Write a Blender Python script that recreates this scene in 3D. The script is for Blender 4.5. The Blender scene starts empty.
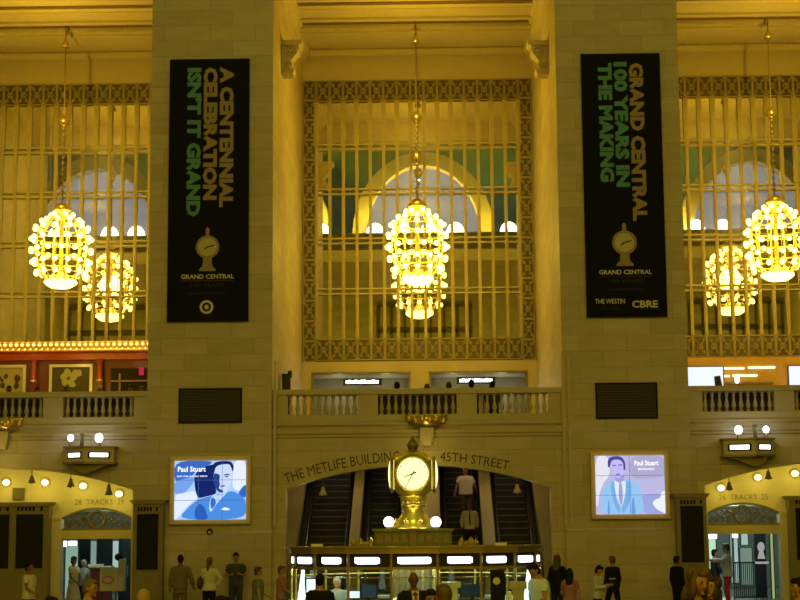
import bpy, bmesh, math, random
from math import sin, cos, pi, radians, sqrt, atan2
from mathutils import Vector, Matrix
random.seed(7)
SC = bpy.context.scene
COL = SC.collection

# ------------------------------------------------------------------ camera
CX, PSI, TH, RHO, FPX, DIST, HCAM = 0.3677, 0.0175, 0.1416, 0.0077, 1671.455, 48.1275, 2.2
fwd = Vector((-sin(PSI) * cos(TH), cos(PSI) * cos(TH), sin(TH)))
rt0 = Vector((cos(PSI), sin(PSI), 0))
up0 = rt0.cross(fwd)
# picture content leans anticlockwise by RHO: camera rolled clockwise
rt = rt0 * cos(RHO) - up0 * sin(RHO)
up = up0 * cos(RHO) + rt0 * sin(RHO)
CAMPOS = Vector((CX, -DIST, HCAM))
cam_d = bpy.data.cameras.new('camera'); cam = bpy.data.objects.new('camera', cam_d); COL.objects.link(cam)
cam_d.sensor_width = 36; cam_d.lens = FPX * 36 / 800; cam_d.clip_end = 400
cam.matrix_world = Matrix(((rt.x, up.x, -fwd.x, CAMPOS.x), (rt.y, up.y, -fwd.y, CAMPOS.y), (rt.z, up.z, -fwd.z, CAMPOS.z), (0, 0, 0, 1)))
SC.camera = cam

def ray(px, py):
    return fwd + rt * ((px - 400) / FPX) + up * (-(py - 300) / FPX)
def at(px, py, Y):
    d = ray(px, py); t = (Y + DIST) / d.y
    return CAMPOS + d * t
def zat(py, Y, px=418): return at(px, py, Y).z
def xat(px, Y, py=450): return at(px, py, Y).x

# ------------------------------------------------------------------ materials
def newmat(name):
    m = bpy.data.materials.new(name); m.use_nodes = True
    nt = m.node_tree; b = nt.nodes['Principled BSDF']
    return m, nt, b
MATS = {}
def M(name, col, rough=0.6, metal=0.0, emit=None, es=0.0, noise=0.0, nscale=6.0, bump=0.0):
    if name in MATS: return MATS[name]
    m, nt, b = newmat(name)
    c = (*col, 1)
    b.inputs['Base Color'].default_value = c
    b.inputs['Roughness'].default_value = rough
    b.inputs['Metallic'].default_value = metal
    if max(col) < 0.03 and not metal: b.inputs['Specular IOR Level'].default_value = 0.12
    if emit:
        b.inputs['Emission Color'].default_value = (*emit, 1); b.inputs['Emission Strength'].default_value = es
    if noise or bump:
        g = nt.nodes.new('ShaderNodeNewGeometry')
        n = nt.nodes.new('ShaderNodeTexNoise'); n.inputs['Scale'].default_value = nscale; n.inputs['Detail'].default_value = 4
        nt.links.new(g.outputs['Position'], n.inputs['Vector'])
        if noise:
            mx = nt.nodes.new('ShaderNodeMix'); mx.data_type = 'RGBA'
            mx.inputs['A'].default_value = tuple(x * (1 - noise) for x in col) + (1,)
            mx.inputs['B'].default_value = tuple(min(1, x * (1 + noise)) for x in col) + (1,)
            nt.links.new(n.outputs['Fac'], mx.inputs['Factor']); nt.links.new(mx.outputs['Result'], b.inputs['Base Color'])
        if bump:
            bp = nt.nodes.new('ShaderNodeBump'); bp.inputs['Strength'].default_value = bump; bp.inputs['Distance'].default_value = 0.02
            nt.links.new(n.outputs['Fac'], bp.inputs['Height']); nt.links.new(bp.outputs['Normal'], b.inputs['Normal'])
    MATS[name] = m
    return m
def stone(name, col, rough=0.55, bw=1.35, bh=0.47, var=0.10, mortar=0.75):
    m, nt, b = newmat(name)
    g = nt.nodes.new('ShaderNodeNewGeometry'); s = nt.nodes.new('ShaderNodeSeparateXYZ'); nt.links.new(g.outputs['Position'], s.inputs[0])
    ad = nt.nodes.new('ShaderNodeMath'); ad.operation = 'ADD'; nt.links.new(s.outputs['X'], ad.inputs[0]); nt.links.new(s.outputs['Y'], ad.inputs[1])
    cb = nt.nodes.new('ShaderNodeCombineXYZ'); nt.links.new(ad.outputs[0], cb.inputs[0]); nt.links.new(s.outputs['Z'], cb.inputs[1])
    br = nt.nodes.new('ShaderNodeTexBrick'); nt.links.new(cb.outputs[0], br.inputs['Vector'])
    br.inputs['Scale'].default_value = 1; br.inputs['Brick Width'].default_value = bw; br.inputs['Row Height'].default_value = bh
    br.inputs['Mortar Size'].default_value = 0.012; br.inputs['Mortar Smooth'].default_value = 0.6
    br.inputs['Color1'].default_value = tuple(x * (1 - var) for x in col) + (1,)
    br.inputs['Color2'].default_value = tuple(min(1, x * (1 + var)) for x in col) + (1,)
    br.inputs['Mortar'].default_value = tuple(x * mortar for x in col) + (1,)
    n = nt.nodes.new('ShaderNodeTexNoise'); n.inputs['Scale'].default_value = 1.3; n.inputs['Detail'].default_value = 5
    mp = nt.nodes.new('ShaderNodeMapping'); mp.inputs['Scale'].default_value = (1, 1, 3.5)
    nt.links.new(g.outputs['Position'], mp.inputs[0]); nt.links.new(mp.outputs[0], n.inputs['Vector'])
    rm = nt.nodes.new('ShaderNodeMapRange'); rm.inputs['To Min'].default_value = 0.8; rm.inputs['To Max'].default_value = 1.2
    nt.links.new(n.outputs['Fac'], rm.inputs['Value'])
    mx = nt.nodes.new('ShaderNodeVectorMath'); mx.operation = 'SCALE'
    nt.links.new(br.outputs['Color'], mx.inputs[0]); nt.links.new(rm.outputs[0], mx.inputs['Scale'])
    nt.links.new(mx.outputs[0], b.inputs['Base Color'])
    b.inputs['Roughness'].default_value = rough
    bp = nt.nodes.new('ShaderNodeBump'); bp.inputs['Strength'].default_value = 0.35; bp.inputs['Distance'].default_value = 0.03; bp.invert = True
    nt.links.new(br.outputs['Fac'], bp.inputs['Height']); nt.links.new(bp.outputs['Normal'], b.inputs['Normal'])
    MATS[name] = m
    return m
def emis(name, col, s):
    if name in MATS: return MATS[name]
    m = bpy.data.materials.new(name); m.use_nodes = True; nt = m.node_tree; nt.nodes.clear()
    e = nt.nodes.new('ShaderNodeEmission'); e.inputs[0].default_value = (*col, 1); e.inputs[1].default_value = s
    o = nt.nodes.new('ShaderNodeOutputMaterial'); nt.links.new(e.outputs[0], o.inputs[0])
    MATS[name] = m
    return m
def srgb(r, g, b):
    f = lambda v: (v / 255 / 12.92) if v / 255 <= 0.04045 else ((v / 255 + 0.055) / 1.055) ** 2.4
    return (f(r), f(g), f(b))

STONE = stone('caen_stone', (0.50, 0.43, 0.30))
STONE_PLAIN = M('plain_stone', (0.50, 0.43, 0.30), 0.55, noise=0.10, nscale=3, bump=0.1)
STONE_CARVED = M('carved_stone', (0.54, 0.47, 0.34), 0.6, noise=0.12, nscale=5, bump=0.15)
PLASTER = M('niche_plaster', (0.62, 0.55, 0.38), 0.6, noise=0.05)
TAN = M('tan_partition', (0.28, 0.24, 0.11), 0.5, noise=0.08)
BRONZE = M('aged_bronze', (0.20, 0.165, 0.08), 0.42, 0.45, noise=0.25, nscale=9)
BRONZE_D = M('dark_bronze', (0.10, 0.085, 0.045), 0.45, 0.4, noise=0.3, nscale=12)
BRONZE_L = M('light_bronze', (0.44, 0.38, 0.19), 0.5, 0.15, noise=0.2, nscale=10)
BOARDMETAL = M('board_bronze', (0.22, 0.19, 0.11), 0.5, 0.2, noise=0.12)
CLOCKGOLD = M('clock_brass', (0.74, 0.62, 0.10), 0.30, 0.85)
GOLD = M('gilt_brass', (0.85, 0.62, 0.20), 0.28, 0.9)
BRASS = M('polished_brass', (0.62, 0.50, 0.20), 0.25, 0.85)
BLACK = M('matt_black', (0.012, 0.012, 0.013), 0.7)
PANELBLACK = M('board_black', (0.016, 0.016, 0.018), 0.55)
BANNER = M('banner_cloth', (0.008, 0.009, 0.008), 0.8)
GRAPHITE = M('graphite', (0.016, 0.016, 0.018), 0.5, 0.2)
STEEL = M('escalator_steel', (0.30, 0.31, 0.34), 0.35, 0.7)
STEPS = M('escalator_step', (0.011, 0.012, 0.018), 0.5, 0.3)
STEPEDGE = M('escalator_step_edge', (0.075, 0.085, 0.13), 0.4, 0.5)
FLOORM = stone('floor_marble', (0.24, 0.22, 0.18), 0.18, 1.2, 1.2, 0.05, 0.85)
RED_WOOD = M('red_mahogany', (0.11, 0.020, 0.010), 0.35, noise=0.2, nscale=4)
RED_COL = M('red_column', (0.34, 0.055, 0.012), 0.35)
SILVER = M('silver_frame', (0.60, 0.56, 0.48), 0.35, 0.5)
BULB = emis('bulb_glow', (1.0, 0.78, 0.14), 6.5)
WHITE_L = emis('white_light', (0.92, 0.97, 1.0), 4.0)
COOL_L = emis('cool_sign_light', (0.86, 0.94, 1.0), 3.6)
GREEN_L = emis('green_white_light', (0.75, 1.0, 0.85), 1.5)
WARM_SPOT = emis('warm_spot', (1.0, 0.95, 0.6), 3.0)
TEAL = M('teal_vault', (0.13, 0.27, 0.24), 0.8)

# ------------------------------------------------------------------ geometry helpers
def bx(bm, x0, x1, y0, y1, z0, z1):
    v = [bm.verts.new(p) for p in ((x0, y0, z0), (x1, y0, z0), (x1, y1, z0), (x0, y1, z0), (x0, y0, z1), (x1, y0, z1), (x1, y1, z1), (x0, y1, z1))]
    for f in ((0, 3, 2, 1), (4, 5, 6, 7), (0, 1, 5, 4), (1, 2, 6, 5), (2, 3, 7, 6), (3, 0, 4, 7)):
        bm.faces.new([v[i] for i in f])
    return v
def prism(bm, pts, y0, y1):
    """outline pts (x,z) extruded along Y"""
    a = [bm.verts.new((x, y0, z)) for x, z in pts]; b = [bm.verts.new((x, y1, z)) for x, z in pts]
    bm.faces.new(a); bm.faces.new(b[::-1]); n = len(pts)
    for i in range(n): bm.faces.new((a[i], b[i], b[(i + 1) % n], a[(i + 1) % n]))
def prism_x(bm, pts, x0, x1):
    """outline pts (y,z) extruded along X"""
    a = [bm.verts.new((x0, y, z)) for y, z in pts]; b = [bm.verts.new((x1, y, z)) for y, z in pts]
    bm.faces.new(a); bm.faces.new(b[::-1]); n = len(pts)
    for i in range(n): bm.faces.new((a[i], b[i], b[(i + 1) % n], a[(i + 1) % n]))
def lathe(bm, prof, c=(0, 0, 0), n=20, cap=True):
    rings = []
    for r, z in prof:
        rings.append([bm.verts.new((c[0] + r * cos(2 * pi * i / n), c[1] + r * sin(2 * pi * i / n), c[2] + z)) for i in range(n)])
    for a, b in zip(rings, rings[1:]):
        for i in range(n): bm.faces.new((a[i], a[(i + 1) % n], b[(i + 1) % n], b[i]))
    if cap: bm.faces.new(rings[0][::-1]); bm.faces.new(rings[-1])
def frame_for(d):
    d = d.normalized(); u = Vector((0, 0, 1)) if abs(d.z) < 0.9 else Vector((0, 1, 0))
    a = d.cross(u).normalized(); return a, a.cross(d).normalized()
def tube(bm, pts, rad, n=8, cap=True, flat=None):
    """loft along points; rad a number or list of r or (ra,rb)"""
    pts = [Vector(p) for p in pts]; m = len(pts); rings = []; pa = None
    for i, p in enumerate(pts):
        d = pts[min(i + 1, m - 1)] - pts[max(i - 1, 0)]
        a, b = frame_for(d)
        if pa is not None:
            a = (pa - d.normalized() * pa.dot(d.normalized()))
            a = a.normalized() if a.length > 1e-6 else frame_for(d)[0]
            b = a.cross(d.normalized()).normalized()
        pa = a
        r = rad[i] if isinstance(rad, (list, tuple)) else rad
        ra, rb = r if isinstance(r, (list, tuple)) else (r, r)
        rings.append([bm.verts.new(p + a * ra * cos(2 * pi * k / n) + b * rb * sin(2 * pi * k / n)) for k in range(n)])
    for q, w in zip(rings, rings[1:]):
        for k in range(n): bm.faces.new((q[k], q[(k + 1) % n], w[(k + 1) % n], w[k]))
    if cap: bm.faces.new(rings[0][::-1]); bm.faces.new(rings[-1])
def ball(bm, c, r, n=12, m=8, mat=None):
    rx, ry, rz = r if isinstance(r, (list, tuple)) else (r, r, r)
    M4 = Matrix.Translation(c) @ Matrix.Diagonal((rx, ry, rz, 1))
    if mat is not None: M4 = mat @ M4
    bmesh.ops.create_uvsphere(bm, u_segments=n, v_segments=m, radius=1, matrix=M4)
def torus(bm, c, R, r, axis='Z', n=24, k=6, a0=0, a1=2 * pi):
    full = abs(a1 - a0 - 2 * pi) < 1e-6; rings = []
    cnt = n if full else n + 1
    for i in range(cnt):
        t = a0 + (a1 - a0) * i / n; ring = []
        for j in range(k):
            s = 2 * pi * j / k; q = R + r * cos(s); h = r * sin(s)
            p = (q * cos(t), q * sin(t), h) if axis == 'Z' else ((q * cos(t), h, q * sin(t)) if axis == 'Y' else (h, q * cos(t), q * sin(t)))
            ring.append(bm.verts.new((c[0] + p[0], c[1] + p[1], c[2] + p[2])))
        rings.append(ring)
    for i in range(cnt if full else cnt - 1):
        a, b = rings[i], rings[(i + 1) % cnt]
        for j in range(k): bm.faces.new((a[j], a[(j + 1) % k], b[(j + 1) % k], b[j]))
def disc_y(bm, c, r, y0, y1, n=24, rz=None):
    rz = rz or r
    prism(bm, [(c[0] + r * cos(2 * pi * i / n), c[1] + rz * sin(2 * pi * i / n)) for i in range(n)], y0, y1)

def wl(o):
    v = Vector((0, 0, 0))
    while o is not None: v += o.location; o = o.parent
    return v
def obj(name, bm, mat, parent=None, smooth=False, mats=None, origin=True):
    bmesh.ops.recalc_face_normals(bm, faces=bm.faces)
    me = bpy.data.meshes.new(name)
    off = Vector((0, 0, 0))
    if parent is not None: off = wl(parent)
    elif origin and len(bm.verts):
        xs = [v.co.x for v in bm.verts]; ys = [v.co.y for v in bm.verts]; zs = [v.co.z for v in bm.verts]
        off = Vector(((min(xs) + max(xs)) / 2, (min(ys) + max(ys)) / 2, min(zs)))
    bmesh.ops.translate(bm, verts=bm.verts, vec=-off)
    bm.to_mesh(me); bm.free()
    for mm in (mats or [mat]): me.materials.append(mm)
    if smooth:
        for p in me.polygons: p.use_smooth = True
    o = bpy.data.objects.new(name, me); COL.objects.link(o)
    if parent is not None: o.parent = parent
    else: o.location = off
    return o
def mobj(name, me, mat, parent):
    me.materials.clear(); me.materials.append(mat)
    o = bpy.data.objects.new(name, me); COL.objects.link(o); o.parent = parent
    return o
def tag(o, label, cat, group=None):
    o['label'] = label; o['category'] = cat
    if group: o['group'] = group
    return o
def thing(name, label, cat, loc=(0, 0, 0), group=None):
    o = bpy.data.objects.new(name, None); COL.objects.link(o); o.location = loc; o.empty_display_size = 0.2
    return tag(o, label, cat, group)
def struct(name, bm, mat, smooth=False, parent=None):
    o = obj(name, bm, mat, parent, smooth, origin=False)
    if parent is None: o['kind'] = 'structure'
    return o
def B(): return bmesh.new()
def box(name, mat, parent, *a):
    bm = B(); bx(bm, *a); return obj(name, bm, mat, parent)
def copy_tree(o, parent=None):
    c = o.copy(); COL.objects.link(c)
    if parent is not None: c.parent = parent
    for ch in list(o.children): copy_tree(ch, c)
    return c

# text: triangulated outline scaled to a width and a height
def text_pts(s, W, H, bold=0.0):
    cu = bpy.data.curves.new('lettering', 'FONT'); cu.body = s; cu.offset = bold; cu.resolution_u = 2
    o = bpy.data.objects.new('lettering', cu); COL.objects.link(o)
    dg = bpy.context.evaluated_depsgraph_get(); me = bpy.data.meshes.new_from_object(o.evaluated_get(dg))
    vs = [(v.co.x, v.co.y) for v in me.vertices]; fs = [tuple(p.vertices) for p in me.polygons]
    bpy.data.objects.remove(o); bpy.data.meshes.remove(me); bpy.data.curves.remove(cu)
    x0 = min(v[0] for v in vs); x1 = max(v[0] for v in vs); y0 = min(v[1] for v in vs); y1 = max(v[1] for v in vs)
    return [((x - x0) / (x1 - x0) * W, (y - y0) / (y1 - y0) * H) for x, y in vs], fs
def lettering(bm, s, W, H, fn, bold=0.0, thick=None):
    vs, fs = text_pts(s, W, H, bold)
    bv = [bm.verts.new(fn(u, v)) for u, v in vs]; out = []
    for f in fs:
        try: out.append(bm.faces.new([bv[i] for i in f]))
        except ValueError: pass
    if thick:
        r = bmesh.ops.extrude_face_region(bm, geom=out)
        bmesh.ops.translate(bm, verts=[g for g in r['geom'] if isinstance(g, bmesh.types.BMVert)], vec=thick)

# ------------------------------------------------------------------ dimensions
A, Bo, YW, YC, BAY = 4.19, 7.81, 11.40, 7.16, 12.0
ZR = zat(389.2, 0, 300)            # top of the balcony rail
ZSLAB, ZWALL = 4.9, 5.47
ZCEIL = 19.72
WTOP, WBOT = zat(79.5, YW), zat(361, YW)
YA = 0.10                          # face of the wall between the piers
ZS, ZCR = zat(489, YA, 290), zat(465.5, YA)   # spring and crown of the segmental arches
CH = 3.80
RISE = ZCR - ZS
RARC = (CH * CH + RISE * RISE) / (2 * RISE); ZARC = ZCR - RARC

# ------------------------------------------------------------------ setting: floor, piers, walls
bm = B(); bx(bm, -45, 45, -56, 34, -0.3, 0); struct('floor', bm, FLOORM)
def pier(name, xc):
    bm = B(); bx(bm, xc - 1.81, xc + 1.81, 0, YW + 3, 0, 25)
    return struct(name, bm, STONE)
pier('wall_pier_west', -6); pier('wall_pier_east', 6); pier('wall_pier_far_west', -18); pier('wall_pier_far_east', 18)
def pier_trim(n, xc):
    bm = B(); zt = 2.45
    prism_x(bm, [(0, 0), (-0.07, 0), (-0.07, zt - 0.06), (-0.03, zt), (0, zt)], xc - 1.95 + .14, xc + 1.81)
    struct('trim_%d' % n, bm, STONE)
pier_trim(1, -6); pier_trim(2, 6)
n_tr = 3
for sx, y0, y1 in ((-1, 361, 527), (1, 357, 525)):
    px = 269.5 if sx < 0 else 564.5
    bm = B(); x = xat(px, 0); z1, z0 = zat(y0, 0, px), zat(y1, 0, px)
    bx(bm, x - 0.05, x + 0.05, -0.05, 0.0, z0, z1); bx(bm, x + 0.09 * 1.3, x + 0.2, -0.07, 0.0, z0, z1)
    struct('trim_%d' % n_tr, bm, STONE_CARVED); n_tr += 1

def arch_z(x): return ZARC + sqrt(max(0, RARC * RARC - x * x))
def arch_wall(name, xc, y0, y1, ztop):
    bm = B(); N = 28
    xs = [-CH + 2 * CH * i / N for i in range(N + 1)]
    for i in range(N):
        a, b = xs[i], xs[i + 1]; za, zb = arch_z(a), arch_z(b)
        prism(bm, [(xc + a, za), (xc + b, zb), (xc + b, ztop), (xc + a, ztop)], y0, y1)
    bx(bm, xc - A, xc - CH, y0, y1, 0, ztop); bx(bm, xc + CH, xc + A, y0, y1, 0, ztop)
    bmesh.ops.remove_doubles(bm, verts=bm.verts, dist=1e-4)
    return struct(name, bm, STONE)
for nm, k in (('west', -1), ('centre', 0), ('east', 1)):
    arch_wall('wall_arch_%s' % nm, k * BAY, YA, YA + 0.55, ZWALL)
    # balcony slab and the string courses on its front
    bm = B(); bx(bm, k * BAY - A, k * BAY + A, YA + .55, YW, ZSLAB, ZSLAB + 0.12); struct('floor_balcony_%s' % nm, bm, STONE_PLAIN)
    bm = B(); zc = zat(436, 0)
    prism_x(bm, [(YA, zc - 0.04), (YA - 0.05, zc), (YA - 0.05, zc + 0.05), (YA - 0.10, zc + 0.10), (YA - 0.10, zc + 0.18), (YA, zc + 0.18)], k * BAY - A, k * BAY + A)
    zd = zat(422, 0)
    prism_x(bm, [(YA, zd - 0.12), (YA - 0.07, zd - 0.06), (YA - 0.07, zd), (YA, zd + 0.03)], k * BAY - A, k * BAY + A)
    struct('trim_%d' % n_tr, bm, STONE_PLAIN); n_tr += 1

# balustrades
zb0, zb1 = zat(414, 0), zat(393.5, 0)
def balustrade(k, label):
    t = thing('balustrade', label, 'balustrade', (k * BAY, YA + 0.2, ZWALL))
    x = k * BAY
    box('base', STONE_PLAIN, t, x - A, x + A, YA, YA + 0.42, ZWALL + 0.001, zb0)
    bm = B(); prism_x(bm, [(YA - 0.04, zb1), (YA - 0.04, zb1 + 0.07), (YA - 0.01, ZR), (YA + 0.45, ZR), (YA + 0.45, zb1)], x - A, x + A); obj('rail', bm, STONE_PLAIN, t)
    for a, b in ((-A, -3.78), (-1.72, -1.14), (1.14, 1.72), (3.78, A)):
        box('pedestal', STONE_PLAIN, t, x + a, x + b, YA + 0.02, YA + 0.40, zb0, zb1)
    h = zb1 - zb0; me = None
    for a, b, n in ((-3.78, -1.72, 10), (-1.14, 1.14, 11), (1.72, 3.78, 10)):
        for i in range(n):
            xx = x + a + (b - a) * (i + 0.5) / n
            if me is None:
                bm = B(); q = 0.062
                bx(bm, -q, q, -q, q, 0, h * 0.08); bx(bm, -q, q, -q, q, h * 0.93, h)
                lathe(bm, [(0.04, h * 0.08), (0.05, h * 0.12), (0.034, h * 0.17), (0.062, h * 0.26), (0.07, h * 0.33), (0.055, h * 0.45), (0.036, h * 0.62), (0.032, h * 0.76), (0.05, h * 0.8), (0.038, h * 0.85), (0.05, h * 0.93)], n=10)
                ob = obj('baluster', bm, STONE_PLAIN, None, True, origin=False); me = ob.data; ob.parent = t
            else:
                ob = bpy.data.objects.new('baluster', me); COL.objects.link(ob); ob.parent = t
            ob.location = Vector((xx, YA + 0.2, zb0)) - wl(t)
balustrade(-1, 'stone balustrade in front of the red restaurant front')
balustrade(0, 'stone balustrade above the inscribed arch behind the golden clock')
balustrade(1, 'stone balustrade in front of the orange store with blue-white screens')

for k, a, b, lab in ((-1, -4.0, 4.0, 'long dark banquette back behind the balusters of the red restaurant'), (0, -1.2, 1.2, 'short dark banquette back behind the balusters above the clock'), (1, -4.0, 4.0, 'long dark banquette back behind the balusters of the orange store')):
    x = k * BAY; t = thing('banquette', lab, 'seat', (x, 1.1, ZSLAB + .12)); zt = zb1 + .05
    box('back', M('banquette_leather', (.03, .02, .012), .5), t, x + a, x + b, .95, 1.10, ZSLAB + .13, zt); box('seat', M('banquette_leather', (.03, .02, .012), .5), t, x + a, x + b, 1.10, 1.65, ZSLAB + .35, ZSLAB + .58)
    box('plinth', BLACK, t, x + a + .05, x + b - .05, 1.0, 1.6, ZSLAB + .121, ZSLAB + .35)
# gilt ornament on the crown of an arch
def ornament(k, label):
    x = k * BAY + 0.25 if k == 0 else k * BAY + 0.0
    zt, zm, zb = zat(415, 0), zat(428, 0), zat(446, 0)
    t = thing('gilt_ornament', label, 'ornament', (x, 0, zb))
    bm = B(); prism(bm, [(x - 0.62, zt), (x + 0.62, zt), (x + 0.5, zm + 0.1), (x + 0.2, zm), (x - 0.2, zm), (x - 0.5, zm + 0.1)], -0.12, YA - 0.1)
    for i in range(6): ball(bm, (x - 0.5 + i * 0.2, -0.12, zt - 0.1 - 0.06 * (i % 2)), 0.09, 10, 6)
    obj('cartouche', bm, GOLD, t, True)
    bm = B(); prism(bm, [(x - 0.18, zm), (x + 0.2, zm), (x + 0.14, zb), (x - 0.1, zb)], -0.16, YA); tube(bm, [(x - 0.16, -0.17, zm), (x - 0.16, -0.2, zb)], 0.03); tube(bm, [(x + 0.2, -0.17, zm), (x + 0.17, -0.2, zb + 0.1)], 0.03)
    obj('keystone', bm, STONE_CARVED, t)
    L = bpy.data.lights.new('ornament_fill', 'POINT'); L.energy = 9; L.color = (1, .75, .15); L.shadow_soft_size = .1  # added point, no fixture here, brightens the gilding from below
    lo = bpy.data.objects.new('ornament_fill', L); COL.objects.link(lo); lo.location = (x, -.8, zb - .3)
ornament(0, 'gilt cartouche with keystone directly above the golden clock')
ornament(-1, 'gilt cartouche at the frame edge below the red restaurant balustrade')

# window wall with the openings for the windows and the shops below
zsh1, zsh0 = zat(371.5, YW), ZSLAB + 0.12
for nm, k in (('west', -1), ('centre', 0), ('east', 1)):
    x = k * BAY; bm = B()
    bx(bm, x - A, x + A, YW - 0.0, YW + 0.4, WTOP, 25)
    bx(bm, x - A, x + A, YW, YW + 0.4, zsh1, WBOT)
    if k == 0:
        e = [xat(p, YW) for p in (312, 411, 430, 528.5)]
        for a, b in ((-A, e[0]), (e[1], e[2]), (e[3], A)): bx(bm, a, b, YW, YW + 0.4, zsh0, zsh1)
    struct('wall_window_%s' % nm, bm, STONE_PLAIN)
    # ceiling of the recess with moulded beams
    bm = B(); bx(bm, x - A, x + A, 1.6, YW, ZCEIL + 0.25, ZCEIL + 0.5)
    bx(bm, x - A, x + A, 0, 1.6, 18.95, 25)
    def Yc(py): return at(418, py, 0) and (ZCEIL - HCAM) / ((lambda d: d.z / d.y)(ray(418, py))) - DIST
    for p0, p1, dz in ((-60, 1, 0), (4, 7.5, -0.02), (8.5, 16.5, 0.0), (17, 19.5, -0.06), (25, 28.5, -0.06), (29.5, 31, -0.10), (32, 41, -0.04)):
        bx(bm, x - A, x + A, max(1.6, Yc(p0)), Yc(p1), ZCEIL + dz, ZCEIL + 0.26)
    y0, y1 = Yc(25), Yc(28.5); n = 60
    for i in range(n):
        a = x - A + 2 * A * i / n; bx(bm, a, a + 0.08, y0 - 0.02, y0 + 0.1, ZCEIL - 0.10, ZCEIL)
    prism_x(bm, [(YW, zat(51, YW)), (YW - 0.06, zat(50, YW)), (YW - 0.06, zat(47.5, YW)), (YW - 0.16, zat(46.5, YW)), (YW - 0.20, zat(43, YW)), (YW - 0.32, ZCEIL - 0.04), (YW - 0.32, ZCEIL + 0.2), (YW, ZCEIL + 0.2)], x - A, x + A)
    struct('ceiling_recess_%s' % nm, bm, STONE_CARVED)
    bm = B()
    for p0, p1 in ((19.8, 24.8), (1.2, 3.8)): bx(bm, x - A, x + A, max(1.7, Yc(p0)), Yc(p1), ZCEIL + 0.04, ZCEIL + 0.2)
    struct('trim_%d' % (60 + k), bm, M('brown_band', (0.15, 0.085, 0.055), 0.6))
    # cornice along the side walls of the recess
    bm = B()
    for s in (-1, 1):
        xs = x + s * A
        prof = [(0, ZCEIL - 0.45), (-0.05, ZCEIL - 0.4), (-0.05, ZCEIL - 0.28), (-0.16, ZCEIL - 0.2), (-0.2, ZCEIL - 0.06), (-0.3, ZCEIL), (-0.3, ZCEIL + .2), (0, ZCEIL + 0.2)]
        prism(bm, [(xs + s * p, z) for p, z in prof], 1.7, YW - 0.3)
    struct('trim_%d' % n_tr, bm, STONE_CARVED); n_tr += 1
def corbel(px0, px1, k, s, label):
    Y0, Y1 = 2.6, 3.3
    zt, zb = zat(41, 2.7, px0), zat(74, 2.7, px0)
    xw = k * BAY + s * A
    t = thing('corbel', label, 'corbel', (xw, 3, zb))
    h = zt - zb
    bm = B(); prism(bm, [(xw, zt), (xw - s * 0.66, zt), (xw - s * 0.64, zt - 0.12), (xw - s * 0.56, zt - 0.16), (xw, zt - 0.16)], Y0, Y1); obj('cap', bm, STONE_CARVED, t)
    pts = [(0, zt - 0.16)]
    for i in range(13):
        u = i / 12; pts.append((-s * (0.52 - 0.28 * u + 0.08 * sin(u * 2 * pi)), zt - 0.16 - (h - 0.3) * u))
    pts.append((0, zt - 0.16 - (h - 0.3)))
    bm = B(); prism(bm, [(xw + p, z) for p, z in pts], Y0 + 0.08, Y1 - 0.08)
    for q, r in ((0.34, 0.15), (0.22, 0.10)):
        zc = zt - 0.34 if r > 0.12 else zb + 0.3
        torus(bm, (xw - s * q, Y0 + 0.06, zc), r, 0.04, 'Y', 14, 6); ball(bm, (xw - s * q, Y0 + 0.05, zc), 0.06, 8, 6)
    obj('scroll', bm, STONE_CARVED, t)
    bm = B(); prism(bm, [(xw, zb + 0.16), (xw - s * 0.42, zb + 0.16), (xw - s * 0.36, zb), (xw, zb)], Y0 + .04, Y1 - .04); obj('foot_moulding', bm, STONE_CARVED, t)
corbel(281, 302, 0, -1, 'carved stone corbel high beside the black banner reading A CENTENNIAL CELEBRATION')
corbel(548, 533, 0, 1, 'carved stone corbel high beside the black banner reading GRAND CENTRAL 100 YEARS')

# ------------------------------------------------------------------ windows
def glass_mat():
    m = bpy.data.materials.new('window_glass'); m.use_nodes = True; nt = m.node_tree; nt.nodes.clear()
    t = nt.nodes.new('ShaderNodeBsdfTransparent'); t.inputs[0].default_value = (0.80, 0.80, 0.72, 1)
    g = nt.nodes.new('ShaderNodeBsdfGlossy'); g.inputs['Roughness'].default_value = 0.0; g.inputs[0].default_value = (0.95, 0.95, 0.95, 1)
    x = nt.nodes.new('ShaderNodeMixShader'); x.inputs[0].default_value = 0.58
    o = nt.nodes.new('ShaderNodeOutputMaterial')
    nt.links.new(t.outputs[0], x.inputs[1]); nt.links.new(g.outputs[0], x.inputs[2]); nt.links.new(x.outputs[0], o.inputs[0])
    return m
GLASS = glass_mat()
def clear_glass(name, fac, col=(0.92, 0.97, 0.94)):
    m = bpy.data.materials.new(name); m.use_nodes = True; nt = m.node_tree; nt.nodes.clear()
    t = nt.nodes.new('ShaderNodeBsdfTransparent'); t.inputs[0].default_value = (*col, 1)
    g = nt.nodes.new('ShaderNodeBsdfGlossy'); g.inputs['Roughness'].default_value = 0.03
    x = nt.nodes.new('ShaderNodeMixShader'); x.inputs[0].default_value = fac
    o = nt.nodes.new('ShaderNodeOutputMaterial')
    nt.links.new(t.outputs[0], x.inputs[1]); nt.links.new(g.outputs[0], x.inputs[2]); nt.links.new(x.outputs[0], o.inputs[0])
    return m
GLASS_CLEAR = clear_glass('clear_glass', 0.10)
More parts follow.
